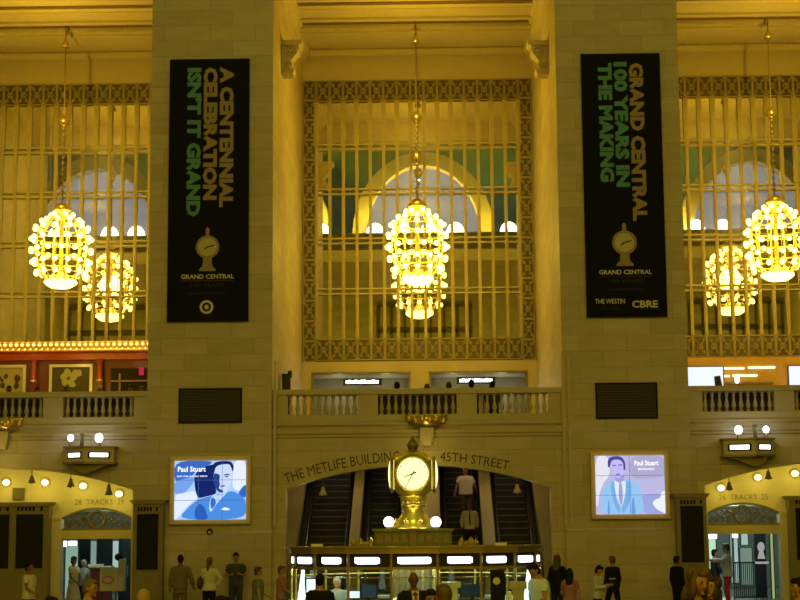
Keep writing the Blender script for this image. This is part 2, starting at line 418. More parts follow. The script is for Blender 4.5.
def scroll_panel(bm, x0, x1, z0, z1, y):
    w, h = x1 - x0, z1 - z0; xc, zc = (x0 + x1) / 2, (z0 + z1) / 2; r = min(w, h) * 0.20; t = min(w, h) * 0.045
    for a, b in (((x0, z0), (x1, z1)), ((x0, z1), (x1, z0))):
        tube(bm, [(a[0], y, a[1]), (xc, y - 0.02, zc), (b[0], y, b[1])], t, 5, False)
    torus(bm, (xc, y, zc), r, t, 'Y', 10, 5)
    for sx in (-1, 1):
        for sz in (-1, 1): torus(bm, (xc + sx * w * 0.27, y, zc + sz * h * 0.30), r * 0.55, t * 0.8, 'Y', 8, 4)
    for a in (x0, x1): bx(bm, a - t * .8, a + t * .8, y - 0.03, y + 0.03, z0, z1)
    for a in (z0, z1): bx(bm, x0, x1, y - 0.03, y + 0.03, a - t * .8, a + t * .8)
rows = [zat(p, YW) for p in (101, 146.5, 191, 240.5, 291, 338)]
BWID = 0.49
def window_root(n, x):
    o = bpy.data.objects.new('window_%d' % n, None); COL.objects.link(o); o.location = (x, YW, WBOT); o['kind'] = 'structure'
    return o
w1 = window_root(1, 0)
HW = 4.18; IN = HW - BWID; NP = 15
yg = YW - 0.02
bm = B()
bx(bm, -HW, -IN, YW + 0.02, YW + 0.10, WBOT, WTOP); bx(bm, IN, HW, YW + 0.02, YW + 0.10, WBOT, WTOP)
bx(bm, -IN, IN, YW + 0.02, YW + 0.10, rows[0], WTOP); bx(bm, -IN, IN, YW + 0.02, YW + 0.10, WBOT, rows[5])
obj('border_backing', bm, BRONZE_D, w1)
bm = B(); pw = 2 * IN / NP
for i in range(NP):
    a = -IN + i * pw
    scroll_panel(bm, a + 0.02, a + pw - 0.02, rows[0] + 0.03, WTOP - 0.03, YW)
    scroll_panel(bm, a + 0.02, a + pw - 0.02, WBOT + 0.06, rows[5] - 0.03, YW)
nz = 14; dz = (WTOP - WBOT) / nz
for i in range(nz):
    for a in (-HW + 0.03, IN + 0.03): scroll_panel(bm, a, a + BWID - 0.06, WBOT + i * dz + 0.02, WBOT + (i + 1) * dz - 0.02, YW)
obj('scroll_border', bm, M('border_bronze', (0.36, 0.30, 0.15), 0.5, 0.15, noise=0.3, nscale=14), w1)
for i in range(NP + 1):
    a = -IN + i * pw; bm = B()
    bx(bm, a - 0.055, a + 0.055, YW - 0.02, YW + 0.07, rows[5], rows[1]); bx(bm, a - 0.085, a + 0.085, YW - 0.02, YW + 0.07, rows[1], rows[0])
    bx(bm, a - 0.018, a + 0.018, YW - 0.05, YW - 0.02, rows[5], rows[0])
    obj('mullion', bm, BRONZE_L if 1 else BRONZE, w1)
for r in rows[1:5]:
    for d in (-0.11, 0.07):
        box('transom', BRONZE_L, w1, -IN, IN, YW - 0.05, YW + 0.07, r + d, r + d + 0.055)
box('glass_pane', GLASS, w1, -IN, IN, YW + 0.09, YW + 0.10, rows[5], rows[0])
# a copy of the same window in each side bay
for n, k in ((2, -1), (3, 1)):
    c = copy_tree(w1); c.name = 'window_%d' % n; c.location.x = k * BAY
# walkway behind the windows: back wall and floors
for nm, k in (('west', -1), ('centre', 0), ('east', 1)):
    x = k * BAY; bm = B()
    bx(bm, x - A, x + A, YW + 2.9, YW + 3.3, WBOT - 0.3, 25)
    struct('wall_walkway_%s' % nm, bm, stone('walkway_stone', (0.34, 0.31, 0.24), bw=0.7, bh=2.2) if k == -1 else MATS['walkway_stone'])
    bm = B()
    for z in (WBOT - 0.3, rows[4] + 0.05, rows[3] - 0.05, rows[2]): bx(bm, x - A, x + A, YW + 0.45, YW + 2.9, z - 0.12, z)
    struct('floor_walkway_%s' % nm, bm, STONE_PLAIN)
bm = B(); bx(bm, -BAY - A, xat(40, YW), YW + 0.42, YW + 0.8, WBOT, 19); struct('wall_walkway_stub', bm, STONE_PLAIN)

# ------------------------------------------------------------------ chandeliers
def chandelier(k, label):
    c = at(61, 248, YC) if k < 0 else (at(418, 244, YC) if k == 0 else at(775, 238.5, YC))
    x = k * BAY; zc = (at(61, 248, YC).z + at(775, 238.5, YC).z) / 2
    s = FPX / (DIST + YC)
    t = thing('chandelier', label, 'chandelier', (x, YC, zc - 1.4), 'globe chandeliers of the hall')
    rings = [(33, 11, 6), (26.5, 20, 10), (19, 27, 12), (8, 30, 14), (-4, 30.5, 14), (-16, 29, 14), (-27, 25, 12), (-36.5, 14, 12)]
    bm = B()
    prof = [(r / s * 0.86, z / s) for z, r, n in rings]
    for i in range(12):
        a = 2 * pi * i / 12
        tube(bm, [(x + r * cos(a), YC + r * sin(a), zc + z) for r, z in prof], 0.022, 6)
    for r, z in prof: torus(bm, (x, YC, zc + z), r, 0.024, 'Z', 24, 6)
    obj('rib_cage', bm, GOLD, t, True)
    bm = B(); lathe(bm, [(0.05, -1.25), (0.34, -1.22), (0.42, -1.12), (0.2, -1.0), (0.07, -0.8), (0.07, 0.9), (0.2, 1.15), (0.3, 1.22), (0.34, 1.3), (0.2, 1.42), (0.12, 1.5)], (x, YC, zc)); obj('centre_column', bm, GOLD, t, True)
    me = None
    for j, (z, r, n) in enumerate(rings):
        for i in range(n):
            a = 2 * pi * (i + 0.5 * (j % 2)) / n
            p = Vector((x + r / s * cos(a), YC + r / s * sin(a), zc + z / s))
            if me is None:
                bm = B(); ball(bm, (0, 0, 0), 0.086, 10, 7)
                ob = obj('bulb', bm, BULB, None, True, origin=False); me = ob.data; ob.parent = t
            else:
                ob = bpy.data.objects.new('bulb', me); COL.objects.link(ob); ob.parent = t
            ob.location = p - wl(t)
    bm = B(); lathe(bm, [(.1, -1.42), (.34, -1.38), (.47, -1.30), (.49, -1.22), (.40, -1.16)], (x, YC, zc), 20); obj('light_bowl', bm, BULB, t, True)
    bm = B(); ztop = ZCEIL + 0.1
    tube(bm, [(x, YC, zc + 1.5), (x, YC, ztop)], 0.022, 6)
    z = zc + 1.6; i = 0
    while z < zc + 4.2:
        torus(bm, (x, YC, z), 0.045, 0.016, 'Y' if i % 2 else 'X', 10, 5); z += 0.10; i += 1
    obj('chain', bm, BRONZE, t)
    zb = zat(117.5, YC, 64 if k < 0 else (418 if k == 0 else 770)) if k else zat(113, YC)
    zb = zc + 4.33
    bm = B(); lathe(bm, [(0.03, 0.22), (0.09, 0.16), (0.16, 0.08), (0.19, 0), (0.17, -0.08), (0.08, -0.17), (0.02, -0.2)][::-1], (x, YC, zb), 16); obj('chain_ball', bm, BRASS, t, True)
    bm = B(); lathe(bm, [(0.13, -0.1), (0.12, 0), (0.05, 0.14), (0.025, 0.2)], (x, YC, zb + 2.72), 16); obj('chain_bell', bm, BRASS, t, True)
    if k == 0:
        bm = B(); lathe(bm, [(0.03, -0.28), (0.14, -0.18), (0.17, 0), (0.13, 0.17), (0.05, 0.25)], (x, YC, zc + 2.95), 14); obj('chain_lantern', bm, BRASS, t, True)
    L = bpy.data.lights.new('chandelier_light', 'POINT'); L.energy = E_CH; L.color = C_CH; L.shadow_soft_size = 0.4
    lo = bpy.data.objects.new('chandelier_light', L); COL.objects.link(lo); lo.location = (x, YC, zc)
E_CH, C_CH = 430, (1.0, 0.62, 0.03)
chandelier(-1, 'lit globe chandelier hanging before the window over the red restaurant front')
chandelier(0, 'lit globe chandelier hanging before the middle window above the golden clock')
chandelier(1, 'lit globe chandelier hanging before the window over the orange store')

# ------------------------------------------------------------------ the hall: side seen mirrored in the window glass
YS = -54
bm = B()
for i in range(-3, 4): bx(bm, i * BAY + 4.19, i * BAY + 7.81, YS - 3, YS, 0, 21)
bx(bm, -45, 45, YS - 4, YS - 3, 0, 24); bx(bm, -45, 45, YS - 3, YS, 21.0, 24)
struct('wall_south', bm, STONE)
bm = B()
for i in range(-3, 4):
    for j in range(8):
        bx(bm, i * BAY - 3.5 + j - 0.08, i * BAY - 3.5 + j + 0.08, YS - 2.95, YS - 2.8, 9, 20)
    for z in (9, 12.5, 16, 18, 20): bx(bm, i * BAY - 3.6, i * BAY + 3.6, YS - 2.95, YS - 2.8, z - 0.12, z + 0.12)
struct('window_4', bm, BRONZE)
bm = B(); bx(bm, -45, 45, YS, YS + 5.5, 23.4, 24.2); bx(bm, -45, 45, YS, YS + 5.2, 23.0, 23.4); struct('trim_20', bm, STONE_CARVED)
bm = B(); bx(bm, -45, 45, -0.7, 0, 23.4, 24.2); bx(bm, -45, 45, -0.01, 12, 24.2, 25.2); struct('trim_21', bm, STONE_CARVED)
bm = B(); ny = 28; Rm = (0 - YS) / 2; rings = []
for i in range(ny + 1):
    a = pi * i / ny; rings.append((Rm * -cos(a) + YS / 2, 24.2 + 13 * sin(a)))
for x0, x1 in ((-45, 45),):
    A_ = [bm.verts.new((x0, y, z)) for y, z in rings]; B_ = [bm.verts.new((x1, y, z)) for y, z in rings]
    for i in range(ny): bm.faces.new((A_[i], A_[i + 1], B_[i + 1], B_[i]))
struct('ceiling', bm, TEAL)
bm = B()
for s in (-45.3, 45): bx(bm, s, s + 0.3, YS - 4, 12, 0, 38)
struct('wall_ends', bm, STONE)
LUN = M('lunette_glass', (0.05, 0.055, 0.07), 0.5, emit=(0.25, 0.26, 0.29), es=1.0)
for i in range(-2, 3):
    x = i * BAY; bm = B(); N = 20
    for j in range(N):
        a, b = pi * j / N, pi * (j + 1) / N
        p = [(x + 5.2 * cos(a), 24.2 + 6.2 * sin(a)), (x + 5.2 * cos(b), 24.2 + 6.2 * sin(b)), (x + 4.2 * cos(b), 24.2 + 5.2 * sin(b)), (x + 4.2 * cos(a), 24.2 + 5.2 * sin(a))]
        prism(bm, p, YS + 3.2, YS + 4.6)
    struct('trim_%d' % (30 + i), bm, STONE_CARVED)
    bm = B(); prism(bm, [(x + 4.2 * cos(pi * j / N), 24.2 + 5.2 * sin(pi * j / N)) for j in range(N + 1)], YS + 3.3, YS + 3.5)
    struct('window_%d' % (7 + i), bm, LUN)
# half-round lamps standing on the south cornice
CORN = emis('cornice_lamp_glow', (1.0, 0.86, 0.5), 8.0)
for i in range(-17, 18):
    if i % 5 == 2: continue
    x = i * 1.95 + 0.4; bm = B(); r = 0.66
    prism(bm, [(x + r * cos(pi * j / 12), 24.2 + 1.3 * r * sin(pi * j / 12)) for j in range(13)], YS + 4.75, YS + 4.85)
    o = obj('cornice_lamp', bm, CORN); tag(o, 'half-round lamp shining on the far cornice, seen mirrored in the window glass', 'lamp', 'lamps on the far cornice')

def light(name, kind, loc, e, col, size=0.3, rot=None, spot=None):
    L = bpy.data.lights.new(name, kind); L.energy = e; L.color = col
    if kind == 'AREA': L.shape = 'RECTANGLE'; L.size, L.size_y = size
    else: L.shadow_soft_size = size
    if kind == 'SPOT': L.spot_size = spot; L.spot_blend = 0.7
    o = bpy.data.objects.new(name, L); COL.objects.link(o); o.location = loc
    if rot: o.rotation_euler = rot
    return o
C_HALL = (1.0, 0.71, 0.035)
for i in range(-9, 10):
    if i % 5 != 2: light('cornice_light', 'POINT', (i * 1.95 + 0.4, YS + 5.3, 24.7), 570, C_HALL, 0.1)
    if i % 5 != 2: light('cornice_light', 'POINT', (i * 2.45 + 0.4, -1.3, 24.6), 75, C_HALL, 0.1)
for i in range(-2, 3): light('south_chandelier_light', 'POINT', (i * BAY, YS + 2.5, 12), 1450, C_HALL, 0.5)
for k in (-1, 0, 1):
    light('recess_fill', 'POINT', (k * BAY, 4.6, 16.6), 430, C_CH, 0.02); light('recess_fill', 'POINT', (k * BAY, 6.5, 7.2), 130, C_CH, 0.02)  # unseen points added to even out the light up the recess walls
for k in (-1, 0, 1):
    light('walkway_fill', 'POINT', (k * BAY, YW + 1.7, rows[1] + 0.6), 110, (1, 0.70, 0.12), 0.02)  # unseen points added behind the glass, giving the panes a yellow haze
    for q in (1, 2, 3): light('walkway_fill', 'POINT', (k * BAY, YW + 1.7, rows[q] - 0.9), 130, (1, 0.72, 0.15), 0.02)

# ------------------------------------------------------------------ banners
GOLDT = M('banner_gold', srgb(160, 142, 110), 0.8); GREENT = M('banner_green', srgb(88, 150, 150), 0.8)
PALET = M('banner_pale', srgb(215, 210, 210), 0.8); DIMT = M('banner_dim', srgb(55, 50, 35), 0.8)
def banner(corners, cols, name_label, foot):
    (px0, py0), (px1, py1) = corners
    p00 = at(px0, py0, -0.12); p11 = at(px1, py1, -0.12)
    x0, x1 = p00.x, p11.x; z1, z0 = p00.z, p11.z
    t = thing('banner', name_label, 'banner', ((x0 + x1) / 2, -0.1, z0))
    bm = B(); n = 10
    pts = [(x0, -0.10), (x1, -0.10)]
    bx(bm, x0, x1, -0.13, -0.115, z0, z1); obj('cloth', bm, BANNER, t)
    for zz in (z0, z1 - 0.06): box('hanging_bar', GRAPHITE, t, x0, x1, -0.112, -0.07, zz, zz + 0.06)
    for zz in (z0 + 0.6, z1 - 0.6):
        for xx in (x0 + 0.2, x1 - 0.2): box('wall_bracket', GRAPHITE, t, xx - 0.03, xx + 0.03, -0.112, -0.0, zz, zz + 0.05)
    Y = -0.134
    for s, pxa, pxb, pya, pyb, mt in cols:       # lettering that reads downwards
        xa, xb = xat(pxa, Y, pya), xat(pxb, Y, pya); za, zb_ = at(pxa, pya, Y).z, at(pxa, pyb, Y).z
        bm = B(); lettering(bm, s, za - zb_, xb - xa, lambda u, v: (xa + v, Y, za - u), 0.055); obj('headline', bm, mt, t)
    def flat(name, s, pxa, pxb, pya, pyb, mt, bold=0.0):
        a, b = at(pxa, pya, Y), at(pxb, pyb, Y); bm = B()
        lettering(bm, s, b.x - a.x, a.z - b.z, lambda u, v: (a.x + u, Y, b.z + v), bold); obj(name, bm, mt, t)
    foot(t, flat, Y)
    return t
def clock_emblem(t, Y, pc, py_top, py_c, rpx, py_bot):
    c = at(pc, py_c, Y); s = FPX / (DIST + Y); r = rpx / s
    zt, zb = at(pc, py_top, Y).z, at(pc, py_bot, Y).z
    bm = B()
    pts = [(c.x + r * cos(2 * pi * i / 28), c.z + r * sin(2 * pi * i / 28)) for i in range(28)]
    bm.faces.new([bm.verts.new((x, Y, z)) for x, z in pts])
    w = r * 0.95
    pr = [(-w * .75, zb), (-w * 0.7, zb + 0.06), (-w * 0.42, zb + 0.16), (-w * .38, c.z - r * 0.9), (w * .38, c.z - r * 0.9), (w * 0.42, zb + 0.16), (w * 0.7, zb + 0.06), (w * .75, zb)]
    bm.faces.new([bm.verts.new((c.x + x, Y + 0.001, z)) for x, z in pr])
    bm.faces.new([bm.verts.new((c.x + x, Y + 0.001, z)) for x, z in ((-.05, c.z + r * .9), (.05, c.z + r * .9), (.06, zt - 0.06), (0, zt), (-.06, zt - 0.06))])
    obj('clock_emblem', bm, GOLDT, t)
    bm = B()
    pts = [(c.x + r * .78 * cos(2 * pi * i / 28), c.z + r * .78 * sin(2 * pi * i / 28)) for i in range(28)]
    bm.faces.new([bm.verts.new((x, Y - 0.002, z)) for x, z in pts]); obj('emblem_dial', bm, PALET if 0 else M('emblem_dial', srgb(200, 190, 150), 0.8), t)
    bm = B()
    for ang, ln in ((radians(75), r * 0.6), (radians(235), r * 0.35)):
        dx, dz = sin(ang), cos(ang); nx, nz = dz * .018, -dx * .018
        bm.faces.new([bm.verts.new((c.x + a * dx + b * nx, Y - 0.004, c.z + a * dz + b * nz)) for a, b in ((0, -1), (ln, -1), (ln, 1), (0, 1))])
    obj('emblem_hands', bm, BLACK, t)
def foot_left(t, flat, Y):
    clock_emblem(t, Y, 207.5, 227, 247, 12, 271)
    flat('caption', 'GRAND CENTRAL', 181, 234, 274.5, 278.5, PALET, 0.02)
    a, b = at(181, 280.3, Y), at(234, 280.8, Y); bm = B(); bx(bm, a.x, b.x, Y - 0.001, Y, b.z - .008, a.z); obj('rule', bm, DIMT, t)
    flat('caption', '100 YEARS', 191, 224, 283, 287, DIMT)
    flat('caption', 'grandcentralterminal.com', 188, 226, 292, 295, DIMT)
    c = at(206.5, 307, Y); bm = B(); s = FPX / (DIST + Y)
    N = 28; ro, ri, rd = 7 / s, 4.6 / s, 2.4 / s
    for i in range(N):
        a0, a1 = 2 * pi * i / N, 2 * pi * (i + 1) / N
        bm.faces.new([bm.verts.new((c.x + r * cos(q), Y, c.z + r * sin(q))) for r, q in ((ri, a0), (ro, a0), (ro, a1), (ri, a1))])
    bm.faces.new([bm.verts.new((c.x + rd * cos(2 * pi * i / N), Y, c.z + rd * sin(2 * pi * i / N))) for i in range(N)])
    obj('ring_logo', bm, PALET, t)
    flat('caption', 'TARGET', 200, 213, 315, 317.5, DIMT)
def foot_right(t, flat, Y):
    clock_emblem(t, Y, 624.5, 222.5, 242.5, 12.5, 266)
    flat('caption', 'GRAND CENTRAL', 599, 652, 270, 274, PALET, 0.02)
    a, b = at(599, 275.5, Y), at(652, 276.5, Y); bm = B(); bx(bm, a.x, b.x, Y - 0.001, Y, b.z - .005, b.z + .02); obj('rule', bm, DIMT, t)
    flat('caption', '100 YEARS', 609, 643, 279, 283, DIMT)
    flat('caption', 'grandcentralterminal.com', 607, 645, 288, 291, DIMT)
    flat('caption', 'THE WESTIN', 595, 625, 299, 303.5, PALET, 0.01)
    flat('caption', 'NEW YORK', 603, 618, 305, 307, DIMT); flat('caption', 'GRAND CENTRAL', 600, 621, 308, 310, DIMT)
    flat('caption', 'CBRE', 632, 658, 300.5, 307.5, PALET, 0.03)
banner(((170, 59.5), (248.3, 321)), [('A CENTENNIAL', 220, 234, 67, 207, GOLDT), ('CELEBRATION', 203.8, 217.8, 67.5, 200, GOLDT), ("ISN'T IT GRAND", 187.5, 202, 68, 216.5, GREENT)],
       'tall black banner reading A CENTENNIAL CELEBRATION ISN\'T IT GRAND', foot_left)
banner(((580.5, 54), (667.5, 316.5)), [('GRAND CENTRAL', 628.5, 643, 63, 221, GOLDT), ('100 YEARS IN', 613, 627, 62, 187, GREENT), ('THE MAKING', 597.5, 611.5, 63, 182, GREENT)],
       'tall black banner reading GRAND CENTRAL 100 YEARS IN THE MAKING', foot_right)

# ------------------------------------------------------------------ plaques and video screens on the piers
def plaque(a, b, label):
    p, q = at(*a, 0), at(*b, 0)
    t = thing('wall_plaque', label, 'plaque', ((p.x + q.x) / 2, 0, q.z))
    box('plate', GRAPHITE, t, p.x + .05, q.x - .05, -0.03, 0, q.z + .05, p.z - .05)
    bm = B()
    for r in ((p.x, p.x + .05, q.z, p.z), (q.x - .05, q.x, q.z, p.z), (p.x + .05, q.x - .05, q.z, q.z + .05), (p.x + .05, q.x - .05, p.z - .05, p.z)): bx(bm, r[0], r[1], -0.05, 0, r[2], r[3])
    obj('rim', bm, BLACK, t)
    bm = B()
    for i in range(1, 12):
        z = q.z + .05 + (p.z - q.z - .1) * i / 12; bx(bm, p.x + .08, q.x - .08, -0.035, -0.03, z - .008, z + .008)
    obj('louvres', bm, BLACK, t)
plaque((179, 388.5), (242, 423), 'blank black plaque above the screen showing a man with a dark shadow')
plaque((595, 383), (658, 418.5), 'blank black plaque above the screen showing a man in a pale suit')
BRZ_FR = M('screen_bronze', (0.50, 0.36, 0.12), 0.4, 0.3)
def screen(a, b, fo, label, w, h, ox, oy, bg, shapes, texts, seams):
    p, q = at(*a, -0.1), at(*b, -0.1)
    t = thing('video_screen', label, 'screen', ((p.x + q.x) / 2, 0, q.z - fo))
    bm = B()
    for r in ((p.x - fo, p.x, q.z - fo, p.z + fo), (q.x, q.x + fo, q.z - fo, p.z + fo), (p.x, q.x, q.z - fo, q.z), (p.x, q.x, p.z, p.z + fo)): bx(bm, r[0], r[1], -0.16, 0, r[2], r[3])
    obj('frame', bm, BRZ_FR, t)
    X = lambda u: p.x + (u - ox) / w * (q.x - p.x); Z = lambda v: p.z - (v - oy) / h * (p.z - q.z)
    box('panel', emis('ad_%d_%d_%d' % bg, srgb(*bg), 1.0), t, p.x, q.x, -0.09, 0, q.z, p.z)
    d = 0
    for nm, col, pts in shapes:
        for _ in range(2): pts = [q for a_, b_ in zip(pts, pts[1:] + pts[:1]) for q in ((a_[0] * .8 + b_[0] * .2, a_[1] * .8 + b_[1] * .2), (a_[0] * .2 + b_[0] * .8, a_[1] * .2 + b_[1] * .8))]
        d += 1; bm = B(); y = -0.0905 - d * 0.0006
        f = bm.faces.new([bm.verts.new((min(max(X(u), p.x), q.x), y, min(max(Z(v), q.z), p.z))) for u, v in pts])
        bmesh.ops.triangulate(bm, faces=[f]); obj(nm, bm, emis('ad_%d_%d_%d' % col, srgb(*col), 1.0), t)
    y = -0.0905 - (d + 2) * 0.0006
    for s, u0, v0, u1, v1 in texts:
        bm = B(); lettering(bm, s, X(u1) - X(u0), Z(v0) - Z(v1), lambda uu, vv: (X(u0) + uu, y, Z(v1) + vv), 0.02); obj('advert_text', bm, emis('ad_text', (1, 1, 1), 1.2), t)
    bm = B()
    for o_, c in seams:
        if o_ == 'h': bx(bm, p.x, q.x, y - .002, y - .001, Z(c) - .006, Z(c) + .006)
        else: bx(bm, X(c) - .006, X(c) + .006, y - .002, y - .001, q.z, p.z)
    obj('panel_seams', bm, emis('ad_seam', srgb(70, 100, 170), 1.0), t)
    light('screen_light', 'AREA', ((p.x + q.x) / 2, -0.25, (p.z + q.z) / 2), 10, (0.6, 0.75, 1.0), (q.x - p.x, p.z - q.z), (radians(90), 0, 0))
screen((174.8, 461), (246, 519.3), 0.13, 'lit screen with a blue advert of a man and his dark shadow', 530, 440, 75, 80, (178, 208, 252), [
    ('backdrop_shade', (58, 108, 200), [(75, 80), (360, 80), (330, 115), (250, 140), (190, 210), (75, 250)]),
    ('backdrop_shade', (120, 165, 235), [(75, 230), (190, 205), (225, 180), (220, 240), (140, 330), (75, 330)]),
    ('backdrop_light', (228, 240, 255), [(75, 330), (150, 320), (225, 300), (250, 365), (190, 400), (90, 520), (75, 520)]),
    ('backdrop_light', (232, 242, 255), [(510, 80), (605, 80), (605, 300), (540, 310), (500, 280)]),
    ('backdrop_shade', (50, 105, 205), [(560, 300), (605, 250), (605, 370), (545, 330)]),
    ('shadow_figure', (22, 40, 105), [(218, 200), (250, 145), (330, 112), (372, 108), (372, 250), (390, 330), (300, 350), (250, 362), (228, 300)]),
    ('jacket', (76, 145, 228), [(95, 520), (200, 405), (265, 362), (370, 338), (440, 322), (510, 305), (605, 370), (605, 520)]),
    ('jacket_shade', (45, 95, 190), [(225, 440), (262, 395), (300, 430), (330, 520), (228, 520)]),
    ('shirt', (190, 220, 255), [(340, 360), (372, 325), (395, 345), (455, 300), (495, 285), (440, 345), (380, 410), (345, 470), (330, 440)]),
    ('tie', (60, 110, 200), [(350, 350), (375, 365), (385, 400), (350, 450), (340, 400)]),
    ('face', (206, 224, 255), [(362, 185), (372, 120), (420, 105), (488, 110), (502, 150), (498, 225), (485, 275), (445, 318), (405, 316), (380, 285), (364, 240)]),
    ('face_shade', (40, 66, 140), [(364, 170), (414, 185), (402, 245), (414, 262), (392, 285), (430, 300), (440, 318), (405, 318), (380, 290), (362, 240)]),
    ('hair', (24, 40, 100), [(352, 200), (352, 120), (372, 92), (420, 82), (490, 84), (514, 122), (506, 170), (492, 130), (480, 106), (420, 108), (378, 125), (366, 185)]),
    ('eyebrow', (30, 50, 120), [(440, 182), (482, 180), (484, 190), (442, 192)]),
    ('eye', (40, 66, 140), [(446, 198), (472, 196), (472, 204), (448, 206)]),
    ('mouth', (70, 100, 180), [(412, 268), (448, 262), (446, 274), (416, 280)]),
    ('pocket_square', (245, 250, 255), [(415, 446), (446, 428), (480, 438), (488, 450), (450, 452)]),
], [('Paul Stuart', 98, 122, 305, 162), ('NEW YORK CHICAGO TOKYO', 92, 190, 318, 202)], [('h', 225), ('h', 376), ('v', 252), ('v', 428)])
screen((594.7, 455.8), (665.5, 514), 0.13, 'lit screen with a pale advert of a man in a light suit', 530, 440, 65, 80, (190, 186, 226), [
    ('backdrop_light', (232, 230, 240), [(65, 80), (170, 80), (180, 230), (110, 300), (65, 520)]),
    ('backdrop_shade', (176, 172, 208), [(330, 80), (605, 80), (605, 250), (330, 260)]),
    ('backdrop_shade', (160, 168, 226), [(405, 370), (605, 370), (605, 520), (420, 520)]),
    ('jacket', (150, 200, 244), [(100, 520), (112, 350), (140, 295), (215, 255), (330, 260), (398, 295), (418, 380), (440, 520)]),
    ('jacket_shade', (108, 160, 222), [(150, 520), (165, 380), (175, 520)]),
    ('jacket_shade', (108, 160, 222), [(330, 520), (352, 360), (372, 520)]),
    ('lapel', (124, 176, 232), [(205, 262), (220, 380), (255, 480), (240, 520), (196, 420), (180, 290)]),
    ('lapel', (124, 176, 232), [(300, 262), (292, 380), (262, 480), (272, 520), (330, 420), (345, 290)]),
    ('shirt', (226, 236, 252), [(208, 262), (250, 285), (300, 262), (292, 380), (258, 480), (220, 380)]),
    ('tie', (160, 164, 214), [(246, 282), (268, 282), (276, 400), (258, 470), (240, 400)]),
    ('neck', (168, 158, 226), [(212, 220), (282, 220), (290, 262), (252, 288), (214, 262)]),
    ('face', (196, 188, 246), [(184, 140), (200, 110), (250, 100), (285, 125), (288, 180), (278, 225), (245, 252), (215, 240), (194, 200)]),
    ('hair', (76, 74, 152), [(165, 170), (162, 120), (180, 92), (225, 82), (270, 88), (298, 130), (298, 190), (284, 190), (284, 140), (262, 112), (215, 108), (188, 125), (180, 165)]),
    ('eyebrow', (86, 84, 160), [(198, 152), (226, 150), (226, 157), (199, 160)]), ('eyebrow', (86, 84, 160), [(244, 148), (274, 146), (274, 154), (245, 156)]),
    ('mouth', (130, 110, 190), [(222, 218), (258, 214), (254, 226), (228, 228)]),
    ('flower', (240, 246, 250), [(495, 440), (520, 410), (560, 400), (570, 350), (605, 350), (605, 520), (560, 500), (525, 480)]),
], [('Paul Stuart', 368, 118, 552, 156), ('MADISON AVENUE', 395, 175, 520, 190)], [('h', 230), ('h', 376), ('v', 328)])
# small hook on the pier
p = at(210, 532, 0); bm = B(); torus(bm, (p.x, -0.06, p.z), 0.07, 0.025, 'Y', 14, 6); bx(bm, p.x - .03, p.x + .03, -0.06, 0, p.z + .04, p.z + .1)
tag(obj('wall_hook', bm, BLACK), 'small dark ring hook on the stone below the screen with the shadowed man', 'hook')

# ------------------------------------------------------------------ lettering cut along the arches
INK = M('inscription', (0.05, 0.035, 0.015), 0.7)
def arch_text(name, s, k, pxa, pxb, hpx, off, Y, R=None, zc=None, label=None, mat=None):
    R0 = (R or RARC); zc0 = ZARC if zc is None else zc
    xa, xb = xat(pxa, Y, 470) - k * BAY, xat(pxb, Y, 470) - k * BAY
    a0, a1 = math.asin(xa / (R0 + off)), math.asin(xb / (R0 + off)); W = (a1 - a0) * (R0 + off); H = hpx / (FPX / (DIST + Y))
    bm = B()
    lettering(bm, s, W, H, lambda u, v: (k * BAY + (R0 + off + v) * sin(a0 + u / (R0 + off)), Y, zc0 + (R0 + off + v) * cos(a0 + u / (R0 + off))), 0.0)
    o = obj('inscription', bm, mat or INK, None, origin=False); tag(o, label, 'inscription')
    return o
arch_text('', 'THE METLIFE BUILDING', 0, 286, 400, 10, 0.14, YA - 0.004, label='carved letters THE METLIFE BUILDING curving along the arch')
arch_text('', '45TH STREET', 0, 440, 508, 9, 0.14, YA - 0.004, label='carved letters 45TH STREET curving along the arch')

